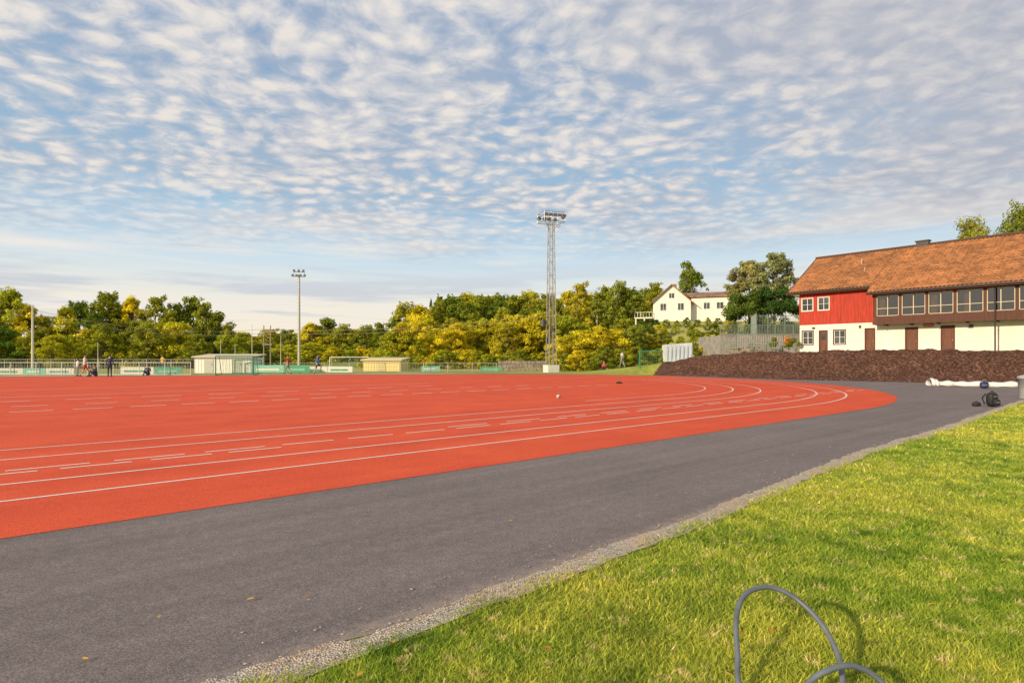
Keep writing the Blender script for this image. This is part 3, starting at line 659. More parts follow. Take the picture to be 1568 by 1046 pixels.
# ---------------------------------------------------------------- retaining wall + fence right
Y0=58.; b=MB()
x0,x1=sx(1104,Y0),sx(1222,57.)+1
zb=gz(24,58)-.3; zt=sz(513,Y0)
q=x0
while q<x1-.2:
    q2=min(q+1.6,x1); b.box(q,q2-.03,Y0,Y0+.35,zb-.5,zt,0); q=q2
b.box(x0-.05,x1,Y0-.05,Y0+.4,zt,zt+.09,0); b.box(x0,x0+.35,Y0+.35,Y0+7,zb-.5,zt,0)
b.box(sx(1195,55),x1+1,Y0-2.6,Y0-.06,zb-.5,gz(26,56)+.9,0)
b.make('retaining_wall',[Mconc])
Msteel=mat('galvanised_steel',(.42,.43,.43),.5,.1,5,metal=.5); Mgreen=mat('green_paint',(.03,.22,.12),.5,.1); Mdf=mat('fence_grey_green',(.20,.25,.23),.5,.1)
def mesh_fence(name,P,Q,z0,z1,post=2.4,wire=.22,rw=.012,m=Msteel,rails=True,pr=.035):
    b=MB(); P=Vector(P);Q=Vector(Q); Ln=(Q-P).length; n=max(1,round(Ln/post))
    for i in range(n+1):
        q=P.lerp(Q,i/n); b.tube((q.x,q.y,z0-.1),(q.x,q.y,z1+.05),pr,pr,6)
    for zz in ([z0+.05,z1] if rails else []): b.tube((P.x,P.y,zz),(Q.x,Q.y,zz),pr*.8,pr*.8,6)
    k=int(Ln/wire)
    for i in range(k+1): q=P.lerp(Q,i/k); b.tube((q.x,q.y,z0),(q.x,q.y,z1),rw,rw,3)
    k=int((z1-z0)/wire)
    for i in range(1,k): zz=z0+i*wire; b.tube((P.x,P.y,zz),(Q.x,Q.y,zz),rw,rw,3)
    return b.make(name,[m])
mesh_fence('mesh_fence',(x0,Y0+.2),(x1+1,Y0+.2),zt+.09,sz(497,Y0),2,.16,.013,Mdf)
mesh_fence('mesh_fence',(sx(1150,64),64),(sx(1228,64),64),gz(33,64),sz(483,64),2.0,.18,.013,Mdf,pr=.05)
mesh_fence('mesh_fence',(sx(1150,64),64),(sx(1158,59),59),gz(27,62),sz(484,63),2.0,.18,.013,Mdf,pr=.05)
mesh_fence('railing',(sx(1108,54),54),(sx(1200,53),53),gz(22,54),gz(22,54)+1.3,1.4,.2,.012,Mdf)
mesh_fence('railing',(sx(1130,56.5),56.5),(sx(1205,56),56),gz(23,56),gz(23,56)+2.1,1.8,.22,.011,Msteel)
def table(X,Y,rz,m1):
    b=MB(); b.box(-.9,.9,-.38,.38,.70,.75,0)
    for s_ in(-1,1):
        b.box(-.9,.9,s_*.75-.13,s_*.75+.13,.43,.47,0)
        b.tube((s_*.7,-.75,.43),(s_*.7,.75,.43),.035,.035,6,0); b.tube((s_*.7,-.55,0),(s_*.7,-.25,.70),.04,.04,6,0); b.tube((s_*.7,.55,0),(s_*.7,.25,.70),.04,.04,6,0)
    b.make('picnic_table',[m1],loc=(X,Y,gz(X,Y)),rz=rz)
Mw=mat('weathered_wood',(.30,.24,.18),.8,.25,6)
table(sx(1150,52),52,.4,Mw); table(sx(1126,53),53,1.0,Mw)
LFl=leafmat('flowers_orange',(.65,.22,.04))
for px,Y,fl in((1184,54,0),(1206,52.5,1),(1214,52,0)):
    X=sx(px,Y); z0=gz(X,Y); e=empty('flower_planter',(X,Y,z0))
    b=MB(); 
    n=14; V=[];Fq=[]
    for k,(r_,zz) in enumerate(((.26,0),(.36,.5),(.39,.5),(.39,.56),(.34,.56),(.3,.45))):
        for i in range(n): V.append((r_*math.cos(6.283*i/n),r_*math.sin(6.283*i/n),zz))
        if k: Fq+=[((k-1)*n+i,(k-1)*n+(i+1)%n,k*n+(i+1)%n,k*n+i) for i in range(n)]
    b.add(V,Fq+[tuple(range(5*n,6*n))],0); b.make('pot',[Mconc],e)
    r=np.random.default_rng(px); cl=np.array([(r.normal(0,.25),r.normal(0,.25),.8+r.uniform(0,.7),.25,r.uniform(.7,1.3),1) for _ in range(9)])
    VV,br=leaves(cl,700,.07,rnd=r); me=quadmesh(VV,700,'plant',[LG if not fl else LFl]); col=np.repeat(np.stack([br,br,br,np.ones(700)],1),4,axis=0).astype(np.float32)
    at=me.color_attributes.new('tint','FLOAT_COLOR','CORNER'); at.data.foreach_set('color',col.ravel()); o=bpy.data.objects.new('plant',me); o.parent=e; COL.objects.link(o)
# ---------------------------------------------------------------- floodlight masts
def lamp_head(b,c,yaw,tilt,w_=.42,h_=.36,m=1,mg=2):
    R=Matrix.Rotation(yaw,3,'Z')@Matrix.Rotation(tilt,3,'X'); c=Vector(c)
    pts=[(-w_/2,-.16,-h_/2),(w_/2,-.16,-h_/2),(w_/2,-.16,h_/2),(-w_/2,-.16,h_/2),(-w_/3,.16,-h_/3),(w_/3,.16,-h_/3),(w_/3,.16,h_/3),(-w_/3,.16,h_/3)]
    b.add([c+R@Vector(p) for p in pts],[(4,5,6,7),(0,4,7,3),(1,2,6,5),(3,7,6,2),(0,1,5,4)],m)
    b.add([c+R@Vector(p) for p in pts[:4]],[(0,1,2,3)],mg)
def mast(X,Y,H):
    z0=gz(X,Y); e=empty('floodlight_mast',(X,Y,z0),.35); b=MB()
    wb,wt=.42,.24; cr=[(-1,-1),(1,-1),(1,1),(-1,1)]; z1=H-.9
    f=lambda z:wb+(wt-wb)*(z/z1)
    for c in cr: b.tube((c[0]*wb,c[1]*wb,.3),(c[0]*wt,c[1]*wt,z1),.045,.035,6,0)
    nb=22
    for k in range(nb):
        za,zb_=.5+(z1-.5)*k/nb,.5+(z1-.5)*(k+1)/nb
        for i in range(4):
            c,d_=cr[i],cr[(i+1)%4]; fa,fb=f(za),f(zb_)
            if (k+i)%2: c,d_=d_,c
            b.tube((c[0]*fa,c[1]*fa,za),(d_[0]*fb,d_[1]*fb,zb_),.018,.018,4,0); b.tube((c[0]*fb,c[1]*fb,zb_),(d_[0]*fb,d_[1]*fb,zb_),.016,.016,4,0)
    for k in range(int(z1/.45)): b.tube((-.15,0,k*.45+.6),(.15,0,k*.45+.6),.012,.012,4,0)
    b.tube((-.16,0,.4),(-.16,0,z1),.015,.015,4,0); b.tube((.16,0,.4),(.16,0,z1),.015,.015,4,0)
    b.make('lattice',[mat('mast_steel',(.36,.34,.30),.6,.15,3,metal=.3)],e)
    b=MB(); b.box(-.65,.65,-.65,.65,-.3,.75,0); b.make('foundation',[mat('white_block',(.66,.64,.6),.8,.12,3)],e,bevel=.03)
    b=MB(); R=1.15
    for i in range(4):
        c,d_=cr[i],cr[(i+1)%4]
        for zz in(z1,z1+.55,z1+.95): b.tube((c[0]*R,c[1]*R*.8,zz),(d_[0]*R,d_[1]*R*.8,zz),.035,.035,5,0)
        b.tube((c[0]*R,c[1]*R*.8,z1),(c[0]*R,c[1]*R*.8,z1+.95),.03,.03,5,0); b.tube((c[0]*wt,c[1]*wt,z1-.9),(c[0]*R,c[1]*R*.8,z1),.03,.03,5,0)
    for i in range(9): q=-R+2*R*i/8; b.tube((q,-R*.8,z1),(q,R*.8,z1),.018,.018,4,0)
    b.tube((0,0,z1-.2),(0,0,z1+1.25),.04,.03,5,0)
    for i in range(5): lamp_head(b,(-1.0+.5*i,-1.0,z1+.62),0,.5,.36,.28)
    for i in range(4): lamp_head(b,(-.9+.6*i,1.0,z1+.62),math.pi,.5,.36,.28)
    lamp_head(b,(-1.35,0,z1+.3),-1.57,.5); lamp_head(b,(1.35,0,z1+.7),1.57,.5); lamp_head(b,(-.75,-1.0,z1+.1),.3,.5)
    b.make('lamp_platform',[Msteel,mat('lamp_housing',(.12,.12,.12),.5),mat('lamp_glass',(.25,.25,.24),.15)],e)
    b=MB(); b.tube((-.42,-.3,5.1),(-.75,-.3,5.1),.03,.03,5,0); b.add([(-.7,-.45,4.95),(-.7,-.1,4.95),(-.7,-.1,5.3),(-.7,-.45,5.3),(-1.15,-.6,4.8),(-1.15,.05,4.8),(-1.15,.05,5.4),(-1.15,-.6,5.4)],[(0,1,2,3),(4,7,6,5),(0,4,5,1),(1,5,6,2),(2,6,7,3),(3,7,4,0)],0)
    b.make('loudspeaker',[mat('speaker_grey',(.10,.10,.11),.5)],e)
mast(sx(844,59),59.,16.4)
def pole_mast(X,Y,H):
    z0=gz(X,Y); e=empty('floodlight_mast',(X,Y,z0),.2); b=MB()
    b.tube((0,0,0),(0,0,H-.4),.22,.12,10,0); b.tube((-.95,0,H-.7),(.95,0,H-.7),.06,.06,6,0); b.tube((-.75,0,H-.05),(.75,0,H-.05),.05,.05,6,0)
    for i in range(4): lamp_head(b,(-.85+.56*i,-.15,H-.55),0,.4,.34,.32)
    for i in range(3): lamp_head(b,(-.65+.65*i,-.15,H+.15),0,.4,.34,.32)
    for q in(-.75,.75): b.tube((q,0,H-.7),(q,0,H-.05),.04,.04,5,0)
    for k in range(int(H/.5)-2): b.tube((-.3,-.12,k*.5+2),(.3,-.12,k*.5+2),.018,.018,4,0)
    b.make('pole',[mat('pale_steel',(.42,.42,.40),.5,.1,3,metal=.2),mat('lamp_housing',(.12,.12,.12)),mat('lamp_glass',(.25,.25,.24))],e)
pole_mast(sx(458,84),84,sz(417,84))
# utility poles + wires
Mpw=mat('pole_wood',(.30,.25,.19),.85,.25,4); 
def upole(name,px,Y,topy,r=.12,cross=True,m=Mpw,double=False):
    X=sx(px,Y); z0=gz(X,Y); zt_=sz(topy,Y); b=MB(); b.tube((0,0,0),(0,0,zt_-z0),r,r*.7,8)
    if double: b.tube((.9,0,0),(.9,0,zt_-z0),r,r*.7,8); b.box(-.5,1.4,-.06,.06,zt_-z0-.9,zt_-z0-.75); b.box(-.2,1.1,-.06,.06,zt_-z0-2.6,zt_-z0-2.45)
    elif cross: b.box(-.8,.8,-.05,.05,zt_-z0-.6,zt_-z0-.48)
    b.make(name,[m],loc=(X,Y,z0)); return (X,Y,zt_-.5)
Mpl=mat('pale_pole',(.62,.58,.50),.6,.1)
A=upole('utility_pole',50,62,467,.13,False,Mpl); B=upole('utility_pole',404,76,498,.10,True,Mpw,True)
Cc=(sx(840,84),84,sz(478,84)); D=(sx(-260,50),50,sz(440,50))
b=MB()
for off in(0,.5):
    for P_,Q_,sag in((D,A,.7),(A,B,1.1),(B,Cc,1.0)):
        pts=[Vector(P_).lerp(Vector(Q_),t)+Vector((0,0,-off-sag*4*t*(1-t))) for t in np.linspace(0,1,16)]
        b.path(pts,.024,4)
b.make('overhead_wires',[mat('cable_tan',(.42,.32,.20),.6)])
for px,Y,ty,nm in((386,66,497,'flagpole'),(430,70,515,'flagpole'),(414,78,500,'flagpole'),(338,70,520,'flagpole'),(360,72,530,'flagpole'),(150,66,525,'flagpole')):
    X=sx(px,Y); b=MB(); b.tube((0,0,0),(0,0,sz(ty,Y)),.05,.025,8); b.tube((0,0,sz(ty,Y)),(0,0,sz(ty,Y)+.08),.05,.03,8); b.make(nm,[Mpl],loc=(X,Y,0))
# ---------------------------------------------------------------- fences & boards far side
mesh_fence('perimeter_fence',(sx(-260,50),50),(sx(292,50),50),0,1.1,2.2,.25,.010,mat('fence_white',(.62,.62,.58),.6,.1),pr=.035)
mesh_fence('perimeter_fence',(sx(-200,68),68),(sx(300,64),64),0,1.3,3,.3,.012,Msteel)
mesh_fence('perimeter_fence',(sx(380,58),58),(sx(760,60),60),0,.95,2.5,.28,.010,Msteel)
Mtq=mat('banner_turquoise',(.22,.50,.40),.5,.15,2); Mwb=mat('banner_white',(.66,.66,.62),.5,.08,2); Mgb=mat('banner_green',(.09,.33,.19),.5,.15,2)
def boards_row(px0,px1,Y,h,cols):
    X=sx(px0,Y); Xe=sx(px1,Y); k=0; e=empty('advertising_boards',(0,Y,0))
    b=MB()
    while X<Xe:
        wv=random.choice([2.0,2.5,3.0]); m=random.choice(cols)
        if random.random()<.3: X+=wv*.7; continue
        b.box(X,X+wv-.05,-.03,.0,.08,h,m); 
        b.box(X+.3,X+wv-.5,-.037,-.032,h*.35,h*.6,(m+1)%3); b.box(X+.2,X+.26,.0,.35,0,.1,3); b.tube((X+.2,.4,0),(X+.2,.0,h*.9),.02,.02,5,3); X+=wv
    b.make('boards',[Mtq,Mwb,Mgb,Msteel],e)
boards_row(-40,110,50.2,.6,[1,0,0,1]); boards_row(185,292,50.3,.7,[0,1,2,0]); boards_row(388,440,55,.8,[2,0]); boards_row(455,545,56,.65,[0,1,1]); boards_row(620,668,60,.65,[0,2]); boards_row(676,757,62,.5,[1,0,2])
# pale strip and turf beyond track
obj_from('sand_strip',[(sx(-250,44.5),44,.004),(-38,47.6,.004),(-15,52.6,.004),(-4,53.6,.004),(-8,55,.004),(-40,49.2,.004),(sx(-250,45.5),46.5,.004)],[(0,1,2,3,4,5,6)],[mat('pale_sand',(.50,.44,.32),.9,.2,1)])
# sheds
def shed(name,px0,px1,Y,ytop,side,m,mr,rz=0,doors=2):
    X0,X1=sx(px0,Y),sx(px1,Y); wd_=X1-X0; h=sz(ytop,Y); z0=0
    e=empty(name,(X0,Y,0),rz); b=MB(); b.box(0,wd_,0,3.0,0,h-.12,0)
    for q in np.arange(.0,wd_-.05,.3): b.box(q,q+.05,-.022,-.002,.05,h-.2,0)
    b.make('walls',[m],e)
    b=MB(); b.add([(-.2,-.25,h-.14),(wd_+.2,-.25,h-.14),(wd_+.2,3.2,h+.12),(-.2,3.2,h+.12),(-.2,-.25,h-.02),(wd_+.2,-.25,h-.02),(wd_+.2,3.2,h+.24),(-.2,3.2,h+.24)],[(0,3,2,1),(4,5,6,7),(0,1,5,4),(1,2,6,5),(2,3,7,6),(3,0,4,7)],0); b.make('roof',[mr],e)
    b=MB()
    for k in range(doors):
        c=wd_*(k+.5)/doors; b.box(c-.45,c+.45,-.045,-.024,.05,h-.35,0); b.box(c+.3,c+.36,-.07,-.046,.8,.9,1)
    b.make('doors',[mat(name+'_door',(.5,.5,.46) if 'white' in name else (.55,.48,.25),.6,.1),Mbrown],e)
shed('white_shed',298,384,56,545,0,mat('shed_white',(.82,.81,.78),.6,.05),mat('shed_roof',(.58,.52,.42),.7,.1),.03,2)
shed('yellow_shed',556,615,64,550,0,mat('shed_yellow',(.75,.62,.28),.7,.08),mat('shed_roof_y',(.62,.54,.34),.7,.1),-.12,1)
# ---------------------------------------------------------------- goals
def goal(name,X,Y,rz,W_,H_,D_,mf,net=True,Dt=.8):
    z0=gz(X,Y); b=MB(); r=.05
    b.tube((0,0,0),(0,0,H_),r,r,8); b.tube((W_,0,0),(W_,0,H_),r,r,8); b.tube((0,0,H_),(W_,0,H_),r,r,8)
    for q in(0,W_): b.tube((q,0,H_),(q,Dt,H_),.03,.03,6); b.tube((q,Dt,H_),(q,D_,0),.03,.03,6); b.tube((q,0,.03),(q,D_,.03),.03,.03,6)
    b.tube((0,D_,.03),(W_,D_,.03),.03,.03,6)
    st=.2; k=int(W_/st)
    for i in range(k+1):
        q=W_*i/k; b.tube((q,0,H_),(q,Dt,H_),.009,.009,3,1); b.tube((q,Dt,H_),(q,D_,0),.009,.009,3,1)
    for t in np.linspace(0,1,11): 
        yy=Dt+(D_-Dt)*t; zz=H_*(1-t); b.tube((0,yy,zz),(W_,yy,zz),.009,.009,3,1)
        for q in(0,W_): b.tube((q,0,zz),(q,yy,zz),.009,.009,3,1)
    b.make(name,[mf,mat('net_green',(.16,.36,.24),.7)],loc=(X,Y,z0),rz=rz)
goal('soccer_goal',sx(980,53),53,-.15,3.0,1.6,1.4,Mgreen)
goal('soccer_goal',sx(330,50),50,.1,3.2,1.65,1.3,Mgreen); goal('soccer_goal',sx(400,56),56,math.pi+.2,2.4,1.3,1.0,Mgreen)
goal('soccer_goal',sx(505,75),75,.1,5.0,1.5,1.5,mat('goal_white',(.75,.75,.73),.4,.05))
X=sx(1020,52); z0=gz(X+1,52)
b=MB(); b.add([(0,0,0),(2.6,.3,0),(2.6,1.3,0),(0,1.0,0),(-.15,.1,1.55),(2.5,.4,1.75),(2.5,1.2,1.7),(-.15,.9,1.5)],[(0,1,5,4),(1,2,6,5),(2,3,7,6),(3,0,4,7),(4,5,6,7)],0)
for i in range(7): q=.1+i*.38; b.box(q,q+.05,-.02+q*.115,.03+q*.115-.06,.05,1.5,1)
b.make('tarpaulin_cover',[mat('tarp_white',(.60,.66,.70),.4,.12,2),mat('tarp_blue',(.25,.42,.55),.4,.1)],loc=(X,52,z0))
# stone terrace steps near mast
b=MB(); 
for k in range(3):
    X=sx(762,64)
    while X<sx(838,64):
        wv=random.uniform(.35,.8); b.box(X,X+wv-.03,64+k*.8+random.uniform(-.05,.05),65+k*.8,k*.38,k*.38+.36+random.uniform(-.04,.03),0); X+=wv
b.make('stone_terrace_wall',[mat('rough_stone',(.26,.22,.18),.9,.4,2,.6,8)],bevel=.03)
# ---------------------------------------------------------------- cable hose in foreground
cu=bpy.data.curves.new('cable_hose','CURVE'); cu.dimensions='3D'; cu.bevel_depth=.0135; cu.bevel_resolution=5
def spl(pts):
    Q=catmull(pts,8); s_=cu.splines.new('POLY'); s_.points.add(len(Q)-1)
    for p_,q in zip(s_.points,Q): p_.co=(q[0],q[1],q[2],1)
spl([(1.9,1.9,.02),(1.5,2.0,.02),(1.12,2.3,.02),(1.06,2.62,.06),(1.11,2.8,.14),(1.165,2.95,.265),(1.26,3.05,.335),(1.41,3.1,.345),(1.53,3.05,.30),(1.60,2.92,.215),(1.60,2.78,.12),(1.55,2.66,.04),(1.42,2.4,.02),(1.2,2.0,.02)])
spl([(1.15,2.2,.02),(1.24,2.45,.03),(1.346,2.6,.095),(1.45,2.62,.155),(1.57,2.62,.178),(1.68,2.6,.125),(1.73,2.5,.03),(1.8,2.2,.02)])
ho=bpy.data.objects.new('cable_hose',cu); COL.objects.link(ho); cu.materials.append(mat('hose_grey',(.11,.13,.16),.45,.25,14,spec=.5))
# ---------------------------------------------------------------- small things on the right
def tarp_roll():
    b=MB(); P_=[(sx(1422,31.5),31.5),(sx(1440,31.3),31.2),(sx(1470,31),30.8),(sx(1510,30.5),30.3),(sx(1556,30),29.8)]
    Q=catmull([(a,c,0) for a,c in P_],8); V=[];n=12;Fq=[]
    for k,q in enumerate(Q):
        r=.17+.025*math.sin(k*1.3)+.02*math.sin(k*.7)+( .12 if k<6 else 0)
        for i in range(n):
            a=6.283*i/n; V.append((q[0]+.15*math.cos(a),q[1]+r*1.5*math.cos(a)+.03*math.sin(k*.6+i),max(.01,.10+r*math.sin(a)+.02*math.sin(k*.9+i*2))))
        if k: Fq+=[((k-1)*n+i,(k-1)*n+(i+1)%n,k*n+(i+1)%n,k*n+i) for i in range(n)]
    Fq+=[tuple(range(n)),tuple(range(len(V)-n,len(V)))]
    b.add(V,Fq); o=b.make('rolled_tarpaulin',[mat('tarp_white2',(.70,.68,.66),.6,.1,4)],smooth=True)
tarp_roll()
def ellip_mesh(b,c,r,m=0,nu=14,nv=9,f=None):
    V=[];Fq=[]
    for j in range(nv+1):
        ph=math.pi*j/nv
        for i in range(nu):
            th=2*math.pi*i/nu; v=Vector((math.sin(ph)*math.cos(th),math.sin(ph)*math.sin(th),math.cos(ph)))
            if f: v=f(v)
            V.append((c[0]+r[0]*v.x,c[1]+r[1]*v.y,c[2]+r[2]*v.z))
    for j in range(nv): Fq+=[(j*nu+i,(j+1)*nu+i,(j+1)*nu+(i+1)%nu,j*nu+(i+1)%nu) for i in range(nu)]
    b.add(V,Fq,m)
sq=lambda v:Vector([math.copysign(abs(q)**.65,q) for q in v])
# backpack
X,Y=sx(1519,18.2),18.2
b=MB(); ellip_mesh(b,(0,0,.24),(.17,.12,.23),0,f=sq); ellip_mesh(b,(0,-.13,.15),(.12,.07,.11),0,f=sq); b.path([(-.06,.0,.45),(-.04,0,.51),(.04,0,.51),(.06,0,.45)],.012,6,0)
b.path([(-.1,.12,.42),(-.14,.2,.28),(-.12,.14,.08)],.02,6,0); b.path([(.1,.12,.42),(.14,.2,.28),(.12,.14,.08)],.02,6,0); b.box(-.1,.1,-.205,-.198,.15,.165,1); b.box(-.12,.12,-.135,-.128,.33,.345,1)
b.make('backpack',[mat('bag_black',(.02,.02,.024),.6,.2),mat('bag_zip',(.35,.35,.36),.5)],loc=(X,Y,.0),rz=.3,smooth=True)
b=MB(); ellip_mesh(b,(0,0,.07),(.12,.09,.065),0,f=sq); b.path([(-.1,0,.12),(0,0,.17),(.1,0,.12)],.012,6,0); b.make('small_bag',[mat('bag_dark',(.03,.03,.03),.6)],loc=(sx(1495,18.4),18.4,0),smooth=True)
X,Y=sx(1507,28.5),28.5
b=MB(); ellip_mesh(b,(0,0,.19),(.19,.13,.17),0,f=sq); b.path([(-.12,0,.34),(-.06,0,.44),(.06,0,.44),(.12,0,.34)],.013,6,1); b.box(-.19,.19,-.128,-.12,.17,.2,1)
b.make('sports_bag',[mat('bag_blue',(.03,.04,.12),.6),mat('bag_strap',(.3,.3,.3),.6)],loc=(X,Y,0),smooth=True)
b=MB(); 
V=[];n=18;Fq=[]
for k,(r_,zz) in enumerate(((.24,0),(.29,.75),(.31,.75),(.31,.80),(.28,.86),(.05,.92))):
    for i in range(n): V.append((r_*math.cos(6.283*i/n),r_*math.sin(6.283*i/n),zz))
    if k: Fq+=[((k-1)*n+i,(k-1)*n+(i+1)%n,k*n+(i+1)%n,k*n+i) for i in range(n)]
b.add(V,Fq+[tuple(range(5*n,6*n))]); b.make('litter_bin',[mat('bin_grey',(.30,.31,.33),.5,.15,4)],loc=(sx(1573,22),22,0),smooth=True)
# ball and small dark bag lying on the track
Y=1.6*871/(610-546); X=sx(855,Y); r=.075
b=MB(); ellip_mesh(b,(0,0,r),(r,r,r),0,16,12); ellip_mesh(b,(.03,-.02,r),(r*.98,r*.98,r*.3),1)
b.make('ball',[mat('ball_white',(.5,.5,.48),.5),mat('lamp_dark',(.06,.06,.06))],loc=(X,Y,.01),smooth=True)
b=MB(); ellip_mesh(b,(0,0,.05),(.20,.10,.05),0,f=sq); b.path([(-.1,0,.09),(0,0,.14),(.1,0,.09)],.012,6,0); b.make('sports_bag',[mat('bag_dark',(.03,.03,.03),.6)],loc=(sx(948,34),34,.01),smooth=True)
# ---------------------------------------------------------------- people
SK=mat('skin',(.52,.32,.23),.6,.08,10); HAIRS=[mat('hair_dark',(.04,.025,.018),.7),mat('hair_brown',(.15,.09,.04),.7)]
def person(name,X,Y,rz,pose,shirt,pants,long_pants=True,H=1.76,long_sleeve=False,hair=0):
    k=H/1.76
    J={'pel':(0,0,.95),'wst':(0,0,1.08),'chs':(0,0,1.30),'nkb':(0,0,1.47),'nk':(0,.01,1.54),'hd':(0,.015,1.60)}
    for s_,n_ in((-1,'l'),(1,'r')):
        J['sh'+n_]=(s_*.175,0,1.42); J['el'+n_]=(s_*.23,.02,1.14); J['wr'+n_]=(s_*.25,.08,.90)
        J['hp'+n_]=(s_*.09,0,.90); J['kn'+n_]=(s_*.10,.03,.50); J['an'+n_]=(s_*.11,0,.09); J['to'+n_]=(s_*.13,.17,.035); J['he'+n_]=(s_*.11,-.05,.04)
    if pose=='walk':
        J['knl']=(-.10,.17,.53);J['anl']=(-.10,.27,.12);J['tol']=(-.11,.44,.08);J['hel']=(-.10,.22,.05)
        J['knr']=(.10,-.04,.50);J['anr']=(.10,-.30,.15);J['tor']=(.11,-.16,.04);J['her']=(.10,-.36,.13)
        J['ell']=(-.23,-.12,1.17);J['wrl']=(-.22,-.12,.93);J['elr']=(.23,.10,1.16);J['wrr']=(.2,.26,.98)
    if pose=='run':
        J['knl']=(-.09,.34,.72);J['anl']=(-.09,.18,.34);J['tol']=(-.09,.33,.24);J['hel']=(-.09,.12,.28)
        J['knr']=(.09,-.12,.50);J['anr']=(.09,-.32,.14);J['tor']=(.10,-.20,.03);J['her']=(.09,-.38,.14)
        J['ell']=(-.25,-.22,1.24);J['wrl']=(-.24,-.05,1.05);J['elr']=(.25,.14,1.20);J['wrr']=(.18,.30,1.38)
    if pose=='hips':
        J['ell']=(-.38,-.05,1.18);J['wrl']=(-.20,.06,1.02);J['elr']=(.38,-.05,1.18);J['wrr']=(.20,.06,1.02)
    if pose=='sit':
        dz=-.80
        for n_ in list(J): J[n_]=(J[n_][0],J[n_][1],J[n_][2]+dz)
        for s_,n_ in((-1,'l'),(1,'r')):
            J['kn'+n_]=(s_*.15,.36,.44);J['an'+n_]=(s_*.13,.52,.09);J['to'+n_]=(s_*.14,.69,.035);J['he'+n_]=(s_*.13,.47,.04)
            J['el'+n_]=(s_*.25,.12,.38);J['wr'+n_]=(s_*.14,.32,.48)
        for n_ in('wst','chs','nkb','nk','hd'): J[n_]=(J[n_][0],J[n_][1]+.14*(J[n_][2]-.1),J[n_][2])
        for n_ in('shl','shr'): J[n_]=(J[n_][0],.08,J[n_][2])
    R={'pel':(.15,.11),'wst':(.135,.095),'chs':(.165,.11),'nkb':(.10,.075),'nk':(.055,.058),'hd':(.05,.05),'sh':(.062,.062),'el':(.042,.042),'wr':(.028,.024),'hp':(.088,.09),'kn':(.058,.06),'an':(.040,.042),'to':(.040,.028),'he':(.036,.036)}
    names=list(J); ix={n_:i for i,n_ in enumerate(names)}; V=[Vector(J[n_])*k for n_ in names]; rad=[tuple(q*k for q in R[n_ if n_ in R else n_[:2]]) for n_ in names]
    E=[('pel','wst','t'),('wst','chs','t'),('chs','nkb','t'),('nkb','nk','s'),('nk','hd','s')]
    for n_ in'lr': E+=[('nkb','sh'+n_,'t'),('sh'+n_,'el'+n_,'u'),('el'+n_,'wr'+n_,'f'),('pel','hp'+n_,'h'),('hp'+n_,'kn'+n_,'h'),('kn'+n_,'an'+n_,'c'),('an'+n_,'to'+n_,'b'),('an'+n_,'he'+n_,'b')]
    EI=[(ix[a],ix[b_]) for a,b_,_ in E]; segs=[(V[ix[a]],V[ix[b_]],t_) for a,b_,t_ in E]; roots=[0]
    for s_,n_ in((-1,'l'),(1,'r')):
        wr=V[ix['wr'+n_]]; el=V[ix['el'+n_]]; d_=(wr-el).normalized(); side=Vector((0,1,0)); side=(side-d_*side.dot(d_)).normalized(); curl=Vector((-s_,0,0))
        pm=wr+d_*.085*k; V.append(pm); rad.append((.035*k,.02*k)); i0=len(V)-1; EI.append((ix['wr'+n_],i0)); segs.append((wr,pm,'s'))
        for fi,(o_,ln_) in enumerate(((-.028,.06),(-.01,.075),(.01,.08),(.028,.072),(.045,.05))):
            if fi==4: b0=wr+d_*.03*k+side*.02*k; p1=b0+(d_*.5+side*.85)*.035*k; p2=p1+(d_*.9+side*.3+curl*.3)*.03*k
            else: b0=pm-d_*.01*k+side*o_*k; p1=b0+d_*ln_*.5*k+curl*.005; p2=p1+(d_*.85+curl*.5)*ln_*.45*k
            j=len(V); V+=[b0,p1,p2]; rad+=[(.010*k,)*2,(.009*k,)*2,(.007*k,)*2]; EI+=[(j,j+1),(j+1,j+2)]; roots.append(j); segs+=[(b0,p1,'s'),(p1,p2,'s')]
    me=bpy.data.meshes.new('body_src'); me.from_pydata(V,EI,[]); o=bpy.data.objects.new('tmp',me); COL.objects.link(o)
    m=o.modifiers.new('skin','SKIN'); m.use_smooth_shade=True
    sk=me.skin_vertices[0].data
    for i,r_ in enumerate(rad): sk[i].radius=r_; sk[i].use_root=(i in roots)
    m2=o.modifiers.new('sub','SUBSURF'); m2.levels=1; m2.render_levels=1
    dg=bpy.context.evaluated_depsgraph_get(); nm=bpy.data.meshes.new_from_object(o.evaluated_get(dg)); bpy.data.objects.remove(o)
    nm.materials.clear()
    for q in(SK,shirt,pants,mat('shoe_dark',(.04,.04,.045),.6)): nm.materials.append(q)
    for f_ in nm.polygons:
        c=f_.center; best=9;bt='s'
        for a,b_,t_ in segs:
            ab=b_-a; t=max(0,min(1,(c-a).dot(ab)/max(1e-9,ab.length_squared))); dd=(c-(a+ab*t)).length
            if dd<best: best=dd;bt=t_;tt=t
        mi={'t':1,'u':1 if (long_sleeve or tt<.65) else 0,'f':1 if long_sleeve and tt<.9 else 0,'h':2,'c':2 if long_pants and tt<.93 else 0,'b':3,'s':0}[bt]
        if bt=='h' and not long_pants and tt>.8: mi=0
        if bt=='t' and c.z<V[0].z+.02: mi=2
        f_.material_index=mi; f_.use_smooth=True
    zmin=min(v.co.z for v in nm.vertices); e=empty(name,(X,Y,gz(X,Y)-zmin+(.01)),rz)
    bo=bpy.data.objects.new('body',nm); bo.parent=e; COL.objects.link(bo)
    hc=V[ix['hd']]+Vector((0,.015,.085))*k; b=MB()
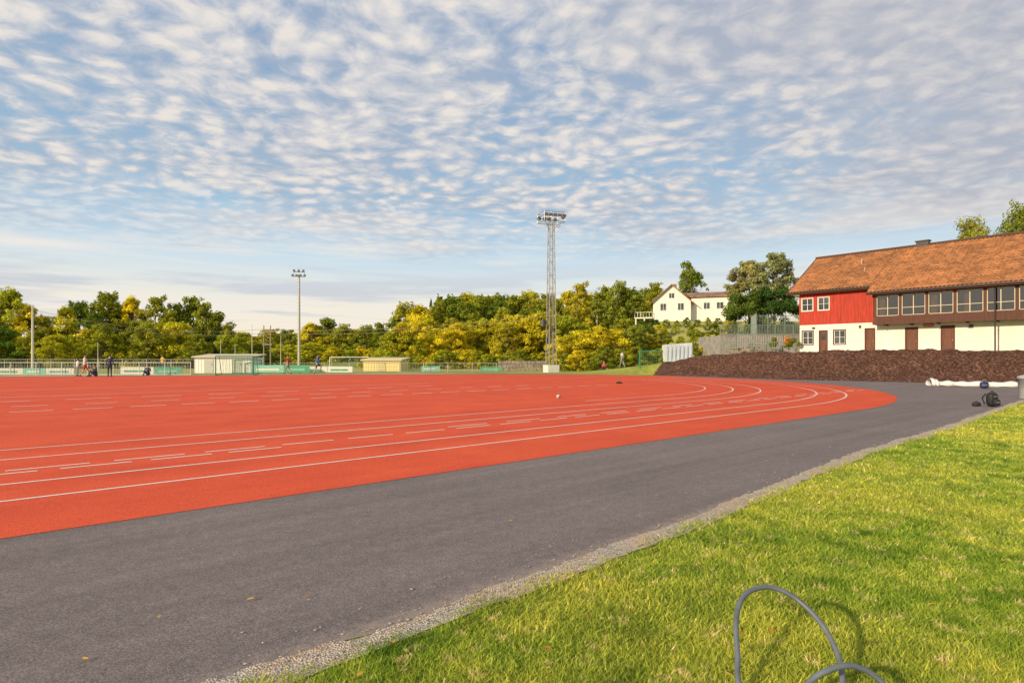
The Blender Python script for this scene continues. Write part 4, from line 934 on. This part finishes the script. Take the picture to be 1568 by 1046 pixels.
    def hf(v):
        v=v.copy(); 
        if v.z<0: v.x*=1+.28*v.z; v.y*=1+.12*v.z
        return v
    ellip_mesh(b,hc,(.076*k,.095*k,.118*k),0,16,12,hf)
    ellip_mesh(b,hc+Vector((0,.095,-.012))*k,(.013*k,.02*k,.022*k),0,8,6)
    for s_ in(-1,1):
        ellip_mesh(b,hc+Vector((s_*.03,.085,.008))*k,(.012*k,.008*k,.007*k),2,8,6); ellip_mesh(b,hc+Vector((s_*.077,0,-.005))*k,(.008*k,.02*k,.03*k),0,8,6)
    ellip_mesh(b,hc+Vector((0,.083,-.055))*k,(.025*k,.008*k,.007*k),3,8,6)
    ellip_mesh(b,hc+Vector((0,-.014,.03))*k,(.083*k,.095*k,.10*k),1,16,10)
    b.make('head',[SK,HAIRS[hair],mat('eye_dark',(.05,.04,.04),.3),mat('lips',(.4,.14,.11),.5)],e,smooth=True)
    return e
cw=mat('cloth_white',(.70,.69,.68),.8); cn=mat('cloth_navy',(.06,.07,.14),.8); cb_=mat('cloth_black',(.04,.04,.05),.8); cy=mat('cloth_yellow',(.70,.45,.03),.8)
cr_=mat('cloth_red',(.55,.05,.04),.8); cbl=mat('cloth_blue',(.05,.14,.45),.8); cg=mat('cloth_grey',(.26,.26,.27),.8)
person('man_standing',sx(168,45.5),45.5,.3,'stand',cn,cb_,True,1.78,True)
person('man_walking',sx(130,46),46,-1.2,'walk',cw,cr_,False,1.8)
person('woman_standing',sx(119,47.5),47.5,2.6,'stand',cw,cg,True,1.45,False,1)
person('person_sitting',sx(147,46.2),46.2,2.8,'sit',cb_,cn,True,1.75,True)
person('person_sitting',sx(227,49),49,3.3,'sit',cn,cb_,True,1.75,True)
person('man_standing',sx(249,66),66,2.9,'hips',cy,cn,True,1.8)
person('man_walking',sx(441,53),53,1.3,'walk',cr_,cg,False,1.75)
person('man_running',sx(486,52),52,-1.5,'run',cbl,cb_,False,1.78,True)
person('man_walking',sx(953,57),57,.5,'walk',cw,cg,True,1.75)
person('person_sitting',sx(925,60),60,2.9,'sit',cr_,cn,True,1.7,True)
